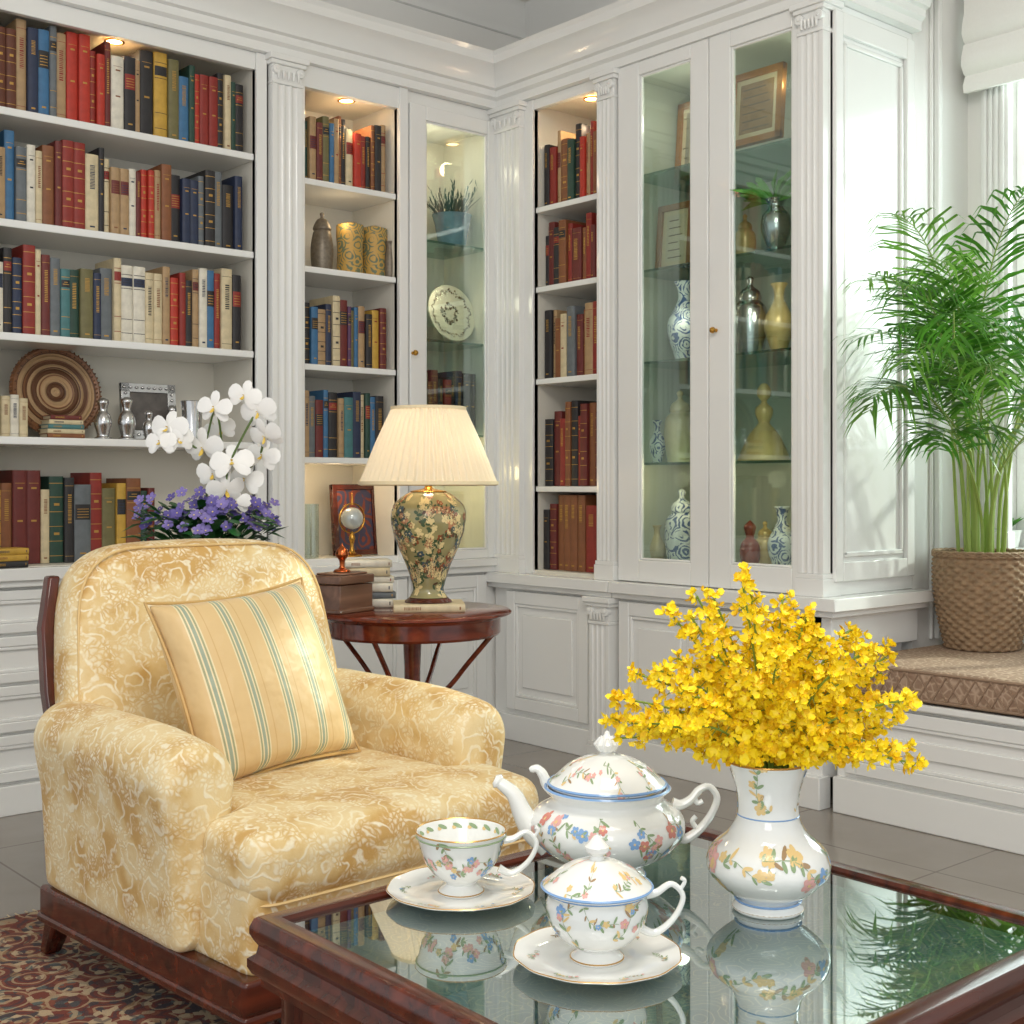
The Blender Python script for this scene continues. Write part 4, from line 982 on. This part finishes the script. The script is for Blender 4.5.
# ---------------------------------------------------------------- coffee table
X0,X1,Y0,Y1=.785,1.50,.70,1.374; CTZ=.48
cx,cy=(X0+X1)/2,(Y0+Y1)/2
r=thing('coffee_table','mahogany coffee table with inset glass top in the foreground','coffee table',(cx,cy,.012)); off=(cx,cy,.012)
b=MB(); fw=.022
pr=[(0,.395),(.0,.405),(-.008,.41),(-.012,.418),(-.012,.428),(-.004,.434),(-.002,.444),(-.006,.450),(-.010,.458),(-.010,.466),(-.006,.476),(-.002,.479),(fw-.004,.479),(fw,.475),(fw,.40)]
def mitre(b,pr,x0,x1,y0,y1,m=0):
    n=len(pr); cor=[(x0,y0,1,1),(x1,y0,-1,1),(x1,y1,-1,-1),(x0,y1,1,-1)]; vs=[]
    for (x,y,sx,sy) in cor:
        for (t,z) in pr: vs.append((x+sx*t,y+sy*t,z))
    fs=[]
    for k in range(4):
        k2=(k+1)%4
        for i in range(n): j=(i+1)%n; fs.append((k*n+i,k*n+j,k2*n+j,k2*n+i))
    b.add(vs,fs,m)
mitre(b,pr,X0,X1,Y0,Y1); obj('frame',b,MAHO,r,off,ang=40)
b=MB(); ap=[(.02,.30),(.014,.305),(.012,.32),(.018,.33),(.018,.38),(.01,.39),(.01,.40),(.045,.40),(.045,.30)]; mitre(b,ap,X0,X1,Y0,Y1); obj('apron',b,MAHO,r,off)
gi=fw-.002
b=MB(); b.add([(X0+gi,Y0+gi,.473),(X1-gi,Y0+gi,.473),(X1-gi,Y1-gi,.473),(X0+gi,Y1-gi,.473)],[(0,1,2,3)]); obj('glass_top',b,TGLASS,r,off)
b=MB(); b.box(X0+gi,X1-gi,Y0+gi,Y1-gi,.445,.455); obj('display_panel',b,CLOTHT,r,off,label='teal patterned fabric panel under the glass')
for x in (X0+.045,X1-.045):
    for y in (Y0+.045,Y1-.045):
        b=MB(); b.lathe([(0,0),(.018,0),(.022,.01),(.018,.03),(.026,.09),(.03,.20),(.024,.22),(.034,.24),(.026,.25),(.034,.26),(.034,.40),(0,.40)],20,(x,y,.012)); obj('leg',b,MAHOZ,r,off)
GZ=.4732
RZ=-math.radians(40.8)
def saucer(loc,label,R=.094):
    b=MB(); prof=[(0,.002),(.036,.002),(.04,0),(.044,.002),(R*.8,.006),(R,.0125),(R+.001,.0138),(R,.0146),(R*.78,.0085),(.040,.0048),(.036,.006),(0,.0055)]
    rf=lambda r_,z_,a:r_*(1+.008*math.cos(12*a)) if r_>R*.7 else r_
    b.lathe(prof,72,rf=rf,m=0); ring(b,R,.0143,.0008,7,72,rf)
    zf=lambda q:lerp(.0055,.0085,max(0,min(1,(q-.04)/(R*.78-.04)))) if q<R*.78 else lerp(.0085,.0146,(q-R*.78)/(R*.22))
    flatdecal(b,zf,[(k*PI/3+.3,R*.76,.014,0) for k in range(6)],cols=(1,5,1,4))
    o=obj('saucer',b,FMATS,ang=40); o.location=loc; return tag(o,label,'saucer')
def handle(b,pts,r0=.005): 
    q=spl(pts,6); n=len(q); b.tube(q,[r0*(1.25-.5*math.sin(PI*i/(n-1))) for i in range(n)],10)
cpos=atz(461,897,GZ); saucer((cpos.x,cpos.y,GZ),'white saucer with thin gold rim under the open teacup')
sp=atz(597,964,GZ); saucer((sp.x,sp.y,GZ),'white gold rimmed saucer under the lidded cup',.092)
def cup(loc,label,lid=False,name='teacup',cat='cup',s=1.0):
    r=thing(name,label,cat,loc,RZ+(0 if not lid else .15))
    out=[(.026,.0),(.028,.003),(.02,.010),(.019,.014),(.032,.024),(.044,.040),(.050,.058),(.056,.076)] if not lid else [(.026,.0),(.028,.003),(.021,.009),(.02,.013),(.036,.022),(.049,.038),(.053,.054),(.051,.066),(.054,.072)]
    out=[(a*s,q*s) for a,q in out]
    po=spl(out,5); inn=[(a-.0025,q) for a,q in po if q>.018*s][::-1]
    b=MB(); b.lathe([(0,.002)]+list(po)+inn+[(0,.018*s)],48)
    ht=po[-1]; ring(b,ht[0]-.001,ht[1],.0013,7 if not lid else 4,48)
    dp=[q for q in po if q[1]>.016]
    if not lid:
        ring(b,rz_interp(po)(.070*s)+.0004,.070*s,.0012,3,48)
    lathedecal(b,dp,[(k*.62+.2,random.uniform(.040,.058)*s,random.uniform(.018,.026)*s,random.uniform(-1.5,1.5)) for k in range(10)],cols=(5,1,1,4),pb=.4,bs=1.2,lw=1.1)
    if not lid:
        f=rz_interp(inn)
        for k in range(16):
            def S(a,q,th=k*PI/8): z=.066*s+q; rr=f(z)-.0006; t=th+a/rr; return (rr*math.cos(t),rr*math.sin(t),z)
            ell(b,S,0,0,.014,.005,.4,3); ell(b,S,.008,.001,.006,.005,0,5)
    ring(b,.0275*s,.003*s,.001,7)
    obj('bowl',b,FMATS,r)
    b=MB()
    handle(b,[(.046*s,0,.030*s),(.062*s,0,.024*s),(.082*s,0,.038*s),(.092*s,0,.060*s),(.080*s,0,.074*s),(.064*s,0,.066*s),(.052*s,0,.064*s)],.0042)
    b.tube(spl([(.088*s,0,.066*s),(.094*s,0,.076*s),(.090*s,0,.08*s)],4),.0024,8,0)
    obj('handle',b,[PORC,FMATS[7]],r)
    if lid:
        lp=spl([(.056*s,.0735*s),(.057*s,.077*s),(.05*s,.083*s),(.036*s,.094*s),(.018*s,.102*s),(.008*s,.104*s)],4)
        b=MB(); b.lathe([(0,.0735*s)]+lp+[(.006*s,.107*s),(.012*s,.112*s),(.013*s,.117*s),(.008*s,.122*s),(.003*s,.128*s),(0,.129*s)],48)
        lathedecal(b,lp,[(k*1.05,.088*s,.016*s,random.uniform(-1,1)) for k in range(6)],cols=(5,1,1)); ring(b,.0575*s,.0765*s,.0016,4)
        obj('lid',b,FMATS,r)
    return r
cup((cpos.x,cpos.y,GZ+.0057),'open white teacup with floral painting on a saucer',s=1.05)
cup((sp.x,sp.y,GZ+.0057),'lidded white floral cup nearest the camera',True,'lidded_cup',s=1.06)
tp=atz(607,876,GZ); r=thing('teapot','large white floral teapot with domed lid behind the cups','teapot',(tp.x,tp.y,GZ+.0003),RZ)
out=[(.05,0),(.052,.004),(.044,.012),(.046,.018),(.075,.032),(.098,.052),(.105,.070),(.098,.088),(.080,.100),(.074,.106),(.080,.114),(.086,.120)]
po=spl(out,5); b=MB(); b.lathe([(0,.003)]+list(po)+[(.080,.121),(.070,.108),(0,.106)],64)
ring(b,.083,.1205,.0022,4,64); ring(b,.0515,.004,.0014,4)
lathedecal(b,[q for q in po if .02<q[1]<.100],[(k*PI/8+random.uniform(-.1,.1),random.uniform(.046,.080),random.uniform(.028,.038),random.uniform(-1.5,1.5)) for k in range(16)],cols=(1,1,2,1,1,4),pb=.5,bs=1.3,lw=.9)
obj('body',b,FMATS,r,ang=60)
lp=spl([(.078,.122),(.079,.126),(.070,.134),(.052,.150),(.030,.160),(.012,.164)],5)
b=MB(); b.lathe([(0,.122)]+lp+[(.008,.167),(.014,.172),(.017,.178),(.012,.184),(.005,.187),(.003,.194),(0,.196)],56)
for k in range(10): 
    a=k*PI/5; b.tube([(.010*math.cos(a),.010*math.sin(a),.170),(.016*math.cos(a),.016*math.sin(a),.178),(.008*math.cos(a),.008*math.sin(a),.186)],.003,6)
lathedecal(b,lp,[(k*.8,.143,.022,random.uniform(-1,1)) for k in range(8)],cols=(5,1,1,1),pb=.4,lw=.9); ring(b,.079,.126,.0020,4,56)
obj('lid',b,FMATS,r,ang=60)
b=MB(); q=spl([(-.078,0,.045),(-.100,0,.062),(-.114,0,.085),(-.126,0,.110),(-.148,0,.128)],6); n=len(q)
b.tube(q,[lerp(.024,.0085,i/(n-1)) for i in range(n)],16,flat=.85); b.tube([q[-2],q[-1],Vector(q[-1])+Vector((-.004,0,.002))],[.0095,.0105,.006],14,0)
obj('spout',b,[PORC,FMATS[7]],r)
b=MB(); b.tube(spl([(-.060,.02,.104),(-.078,.02,.116),(-.086,.02,.132),(-.094,.02,.140),(-.104,.02,.138)],5),[.009,.009,.009,.009,.0085,.008,.008,.008,.0075,.007,.007,.007,.0065,.006,.006,.006,.0055,.005,.005,.004,.003],10); obj('scroll',b,PORC,r)
b=MB(); handle(b,[(.094,0,.055),(.106,0,.050),(.126,0,.064),(.142,0,.086),(.148,0,.106),(.138,0,.120),(.124,0,.116),(.114,0,.104),(.100,0,.096),(.088,0,.098)],.0062)
b.tube(spl([(.126,0,.114),(.119,0,.106),(.122,0,.098),(.129,0,.101)],4),.0035,8,0); b.tube(spl([(.122,0,.062),(.115,0,.073),(.120,0,.080)],4),.0035,8,0)
obj('handle',b,[PORC,FMATS[7]],r)
# vase
vp=atz(768,909,GZ); VZ=GZ+.0003
out=[(.042,0),(.044,.004),(.040,.010),(.040,.016),(.058,.030),(.073,.046),(.0755,.060),(.068,.078),(.050,.094),(.040,.110),(.037,.128),(.039,.150),(.046,.172),(.052,.184)]
po=spl(out,5); r=thing('flower_vase','white vase painted with branches and flowers holding the yellow sprays','vase',(vp.x,vp.y,VZ),RZ)
b=MB(); inn=[(a-.003,q) for a,q in po if q>.05][::-1]; b.lathe([(0,.002)]+list(po)+inn+[(0,.05)],56)
lathedecal(b,[q for q in po if q[1]>.018],[(k*.78-2.1,random.uniform(.048,.070),random.uniform(.032,.042),random.uniform(-1.0,1.0)) for k in range(8)]+[(k*1.57-2.0,random.uniform(.138,.155),.028,random.uniform(.6,2.4)) for k in range(4)],cols=(5,4,5,1,5),pb=.35,bs=1.3,lw=1.2)
ring(b,.0515,.184,.0013,7); ring(b,.043,.004,.0012,7); ring(b,.0402,.013,.0014,4); ring(b,.0378,.118,.0010,4)
obj('body',b,FMATS,r,ang=60)
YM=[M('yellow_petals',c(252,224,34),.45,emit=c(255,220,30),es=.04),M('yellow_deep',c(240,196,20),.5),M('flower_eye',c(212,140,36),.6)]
SM=M('spray_stem',c(124,150,54),.5)
mouth=Vector((vp.x,vp.y,VZ+.175)); RV=Vector((FY,-FX,0)); FV=Vector((FX,FY,0))
def blossom(b,q,nn,sz):
    nn=nn.normalized(); t1=nn.orthogonal().normalized(); t2=nn.cross(t1); a0=random.random()*6
    for j in range(4):
        an=a0+j*1.5708; b.petal(q,t1*math.cos(an)+t2*math.sin(an)+nn*random.uniform(.0,.7),nn,sz*(.6 if j else .85),sz*(.46 if j else .8),m=0 if random.random()<.80 else 1,cup=.35,n=6)
    if random.random()<.35: b.petal(q+nn*.0012,t1,nn,sz*.14,sz*.14,m=2,n=5)
tips=[]
NS=60
for k in range(NS):
    if k<26: ph=math.radians(-8+k*196/25+random.uniform(-5,5)); R=random.uniform(.74,1.14); dp=random.uniform(-.05,.05)
    else: ph=math.radians(random.uniform(-6,186)); R=random.uniform(.35,.84); dp=random.uniform(-.12,.09)
    tips.append((math.cos(ph)*.186*R,(.034+max(-.1,math.sin(ph))*.185)*R,dp))
for (lx_,uz,dp) in tips:
    e=RV*lx_+FV*dp+Vector((0,0,uz))
    mid=e*.5+Vector((0,0,.022+.012*random.random()))
    pts=spl([mouth+Vector((e.x,e.y,0))*.04-Vector((0,0,.10)),mouth+Vector((e.x,e.y,0))*.12,mouth+mid,mouth+e+Vector((0,0,.014))],6)
    b=MB(); b.tube(pts,[.0014]*len(pts),5)
    base=pts[6]; o=obj('flower_spray',b,SM,None,base); tag(o,'spray of small yellow orchid blossoms in the painted white vase','flower','yellow flower sprays in the vase')
    b=MB()
    n=54
    for i in range(n):
        t=.14+.86*i/(n-1); kx=6+t*12; i0=int(min(kx,17)); q=Vector(pts[i0]).lerp(Vector(pts[i0+1]),kx-i0 if i0<17 else 1)
        jit=Vector((random.uniform(-1,1),random.uniform(-1,1),random.uniform(-1,1)))*(.020*(1.15-.85*t)); q2=q+jit
        if q2.z<mouth.z+.014 and (Vector((q2.x,q2.y,0))-Vector((mouth.x,mouth.y,0))).length<.055: q2.z=mouth.z+.018
        if i%2: b.tube([q,q2],.0006,4,m=3)
        blossom(b,q2,(q2-mouth).normalized()*.6+jit.normalized()*.8-FV*.4,random.uniform(.013,.0185)*(1.15-.35*t))
    obj('blossoms',b,YM+[SM],o,base)

# ---------------------------------------------------------------- palm
pc=Vector((3.885,2.165,.472)); r=thing('potted_palm','tall areca palm in a round wicker basket on the window seat','potted plant',pc)
b=MB(); rows=22; pf=[]
for i in range(rows*5+1):
    t=i/(rows*5); z=t*.305; R=.112+.038*math.sin(t*PI*.62); pf.append((R,z))
def wv(r_,z_,a):
    u=z_/.305*rows; row_=int(u+1e-6); fr=u-row_
    return r_+(.0052*math.cos(20*a+(PI if row_%2 else 0))+.0022)*abs(math.sin(PI*fr))**.7
b.lathe(pf,220,rf=wv)
R=pf[-1][0]
for s in range(3):
    b.tube([( (R+.003)*math.cos(a*PI/54),(R+.003)*math.sin(a*PI/54),.306+.007*math.sin(a*PI/4.5+s*2.09)) for a in range(109)],.006,6)
b.lathe([(0,.0005),(.111,.0005)],24)
obj('basket',b,M('wicker',c(146,120,92),.75,var=.6,vs=55,bump=.5,bs=180),r,ang=60)
b=MB(); b.lathe([(0,.28),(.05,.282),(R-.006,.275),(R-.006,.26),(0,.26)],24); obj('soil',b,M('soil',c(60,44,32),.95,bump=.8,bs=90),r)
def leafmat(name,col):
    m=bpy.data.materials.new(name); m.use_nodes=True; nt=m.node_tree; b=nt.nodes['Principled BSDF']; L=nt.links.new
    b.inputs['Roughness'].default_value=.35
    tc=nt.nodes.new('ShaderNodeTexCoord'); n=nt.nodes.new('ShaderNodeTexNoise'); n.inputs['Scale'].default_value=7; L(tc.outputs['Object'],n.inputs['Vector'])
    rr=ramp(nt,[(.3,tuple(x*.5 for x in col[:3])+(1,)),(.7,col)]); L(n.outputs['Fac'],rr.inputs['Fac']); L(rr.outputs['Color'],b.inputs['Base Color'])
    t=nt.nodes.new('ShaderNodeBsdfTranslucent'); L(rr.outputs['Color'],t.inputs[0]); x=nt.nodes.new('ShaderNodeMixShader'); x.inputs[0].default_value=.32
    o=nt.nodes['Material Output']; L(b.outputs[0],x.inputs[1]); L(t.outputs[0],x.inputs[2]); L(x.outputs[0],o.inputs[0]); return m
PG=leafmat('palm_leaf',c(84,150,44)); PG2=leafmat('palm_leaf_pale',c(126,184,70)); PST=M('palm_stem',c(146,168,78),.45,var=.2)
def clampw(p):
    q=Vector(p)+pc
    lim=YC-.035 if q.x<3.83 else YC-.05
    if q.y>lim: q.y=lim-random.uniform(0,.006)
    if q.x>4.08: q.x=4.08-random.uniform(0,.006)
    return q-pc
def frond(base,az,el,L,droop,ll=.20,t0=.22):
    b=MB(); n=22; p=Vector(base); pts=[p.copy()]; e=el
    for i in range(n):
        e-=droop/n*(.3+1.4*i/n); d=Vector((math.cos(az)*math.cos(e),math.sin(az)*math.cos(e),math.sin(e))); p=p+d*L/n; pts.append(p.copy())
    b.tube(pts,[lerp(.0045,.001,i/n) for i in range(n+1)],5,m=1)
    nl=30
    for k in range(nl):
        t=t0+(1-t0)*k/(nl-1); f=t*n; i0=min(int(f),n-1); q=pts[i0].lerp(pts[i0+1],f-i0); tg=(pts[i0+1]-pts[i0]).normalized()
        sd=tg.cross(Vector((0,0,1))).normalized(); up=sd.cross(tg)
        tt=(t-t0)/(1-t0); l=ll*(.55+.7*math.sin(PI*min(1,tt*.8+.18)))*(1-.3*tt)*random.uniform(.85,1.12)
        for sg in (-1,1):
            d=(tg*random.uniform(.5,.75+.4*tt)+sd*sg*(.8-.3*tt)+up*random.uniform(-.1,.4)).normalized(); w_=.0066*(1-.3*tt); wd=d.cross(up).normalized(); dr=random.uniform(.8,1.7)
            c0=q; c1=q+d*l*.35+Vector((0,0,-.02*l*dr)); c2=q+d*l*.72+Vector((0,0,-.14*l*dr)); c3=q+d*l*.95+Vector((0,0,-.36*l*dr))
            b.add([c0-wd*.0015,c0+wd*.0015,c1-wd*w_,c1+wd*w_,c2-wd*w_*.75,c2+wd*w_*.75,c3],[(0,1,3,2),(2,3,5,4),(4,5,6)],0)
    b.v=[tuple(clampw(v)) for v in b.v]
    return b
D=math.radians
spec=[(186,58,1.15,1.25,.42),(198,62,1.15,1.5,.40),(183,40,1.08,.95,.40),(212,46,1.05,1.3,.34),(190,30,1.02,.9,.34),(226,64,1.05,1.5,.40),(190,70,1.2,1.45,.46),(244,52,.95,1.6,.36),(290,56,.95,1.5,.36),(200,50,1.1,1.1,.48),(255,72,1.1,1.4,.42),(204,26,.9,.9,.28),(184,56,1.0,1.7,.26),(300,68,1.05,1.4,.42),(212,58,1.15,1.8,.42),(236,38,.9,1.3,.30),(272,74,1.15,1.4,.46),(222,74,1.15,1.4,.46),(196,42,1.1,1.3,.42)]
for i,(az,el,L,dr,hs) in enumerate(spec):
    a=D(az)+random.uniform(-.06,.06); ab=i*2.4; bx_=.07*math.cos(ab)*(.4+.6*((i%3)/2)); by_=.07*math.sin(ab)*(.4+.6*((i%3)/2)); hs*=random.uniform(.9,1.05)
    top=(bx_*1.3+.04*math.cos(a),by_*1.3+.04*math.sin(a),.28+hs)
    s=MB(); s.tube(spl([(bx_,by_,.27),(bx_*1.15,by_*1.15,.28+hs*.5),top],4),[.0065-.00025*j for j in range(9)],7); obj('stem',s,PST,r)
    obj('frond',frond(top,a,D(el),L*.80,dr,.23),[PG if i%3 else PG2,PST],r)
p=atx(1006,548,4.2); r=thing('small_pot','small white pot on the window sill behind the palm basket','pot',(4.19,p.y,.786))
b=MB(); b.lathe([(0,0),(.045,0),(.055,.055),(.058,.06),(.05,.06),(.045,.04),(0,.04)],24); obj('body',b,PORC,r)
b=MB()
for k in range(14): a=k*.45; b.petal((0,0,.04),(math.cos(a)*.6,math.sin(a)*.6,1),(0,0,1),.09,.02,cup=-.3)
obj('leaves',b,PG,r)

# ---------------------------------------------------------------- lights, world, camera
wd=bpy.data.worlds.new('world'); SC.world=wd; wd.use_nodes=True; nt=wd.node_tree
bg=nt.nodes['Background']; bg.inputs['Color'].default_value=(.93,.97,1,1); bg.inputs['Strength'].default_value=.92
light('AREA','overhead_fill',(.9,.7,2.95),40,(1,.95,.87),.9,rot=(math.radians(28),0,math.radians(-38)))  # added warm fill from overhead towards the cabinets, no actual fixture
v=Vector((3.0,3.6,1.6))-Vector((-.9,-.7,1.7))
light('AREA','rear_fill',(-.9,-.7,1.7),20,(1,.97,.93),1.2,rot=(-v).to_track_quat('Z','Y').to_euler())  # extra fill added behind the camera to brighten the ceiling, not a window
light('AREA','daylight',(4.75,1.4,1.9),48,(.95,.98,1),1.5,rot=Vector((1,-.25,.15)).to_track_quat('Z','Y').to_euler())
light('SUN','sun',(6,0,5),3.6,(1,.96,.88),math.radians(2),rot=Vector((.80,-.38,.50)).to_track_quat('Z','Y').to_euler())
cam=bpy.data.cameras.new('camera'); co=bpy.data.objects.new('camera',cam); COL.objects.link(co)
co.location=(0,0,H); co.rotation_euler=(PI/2,0,-math.radians(40.8)); cam.lens=F/1024*36; cam.sensor_width=36; cam.shift_y=-27/1024; cam.clip_start=.05
SC.camera=co
SC.view_settings.view_transform='Standard'
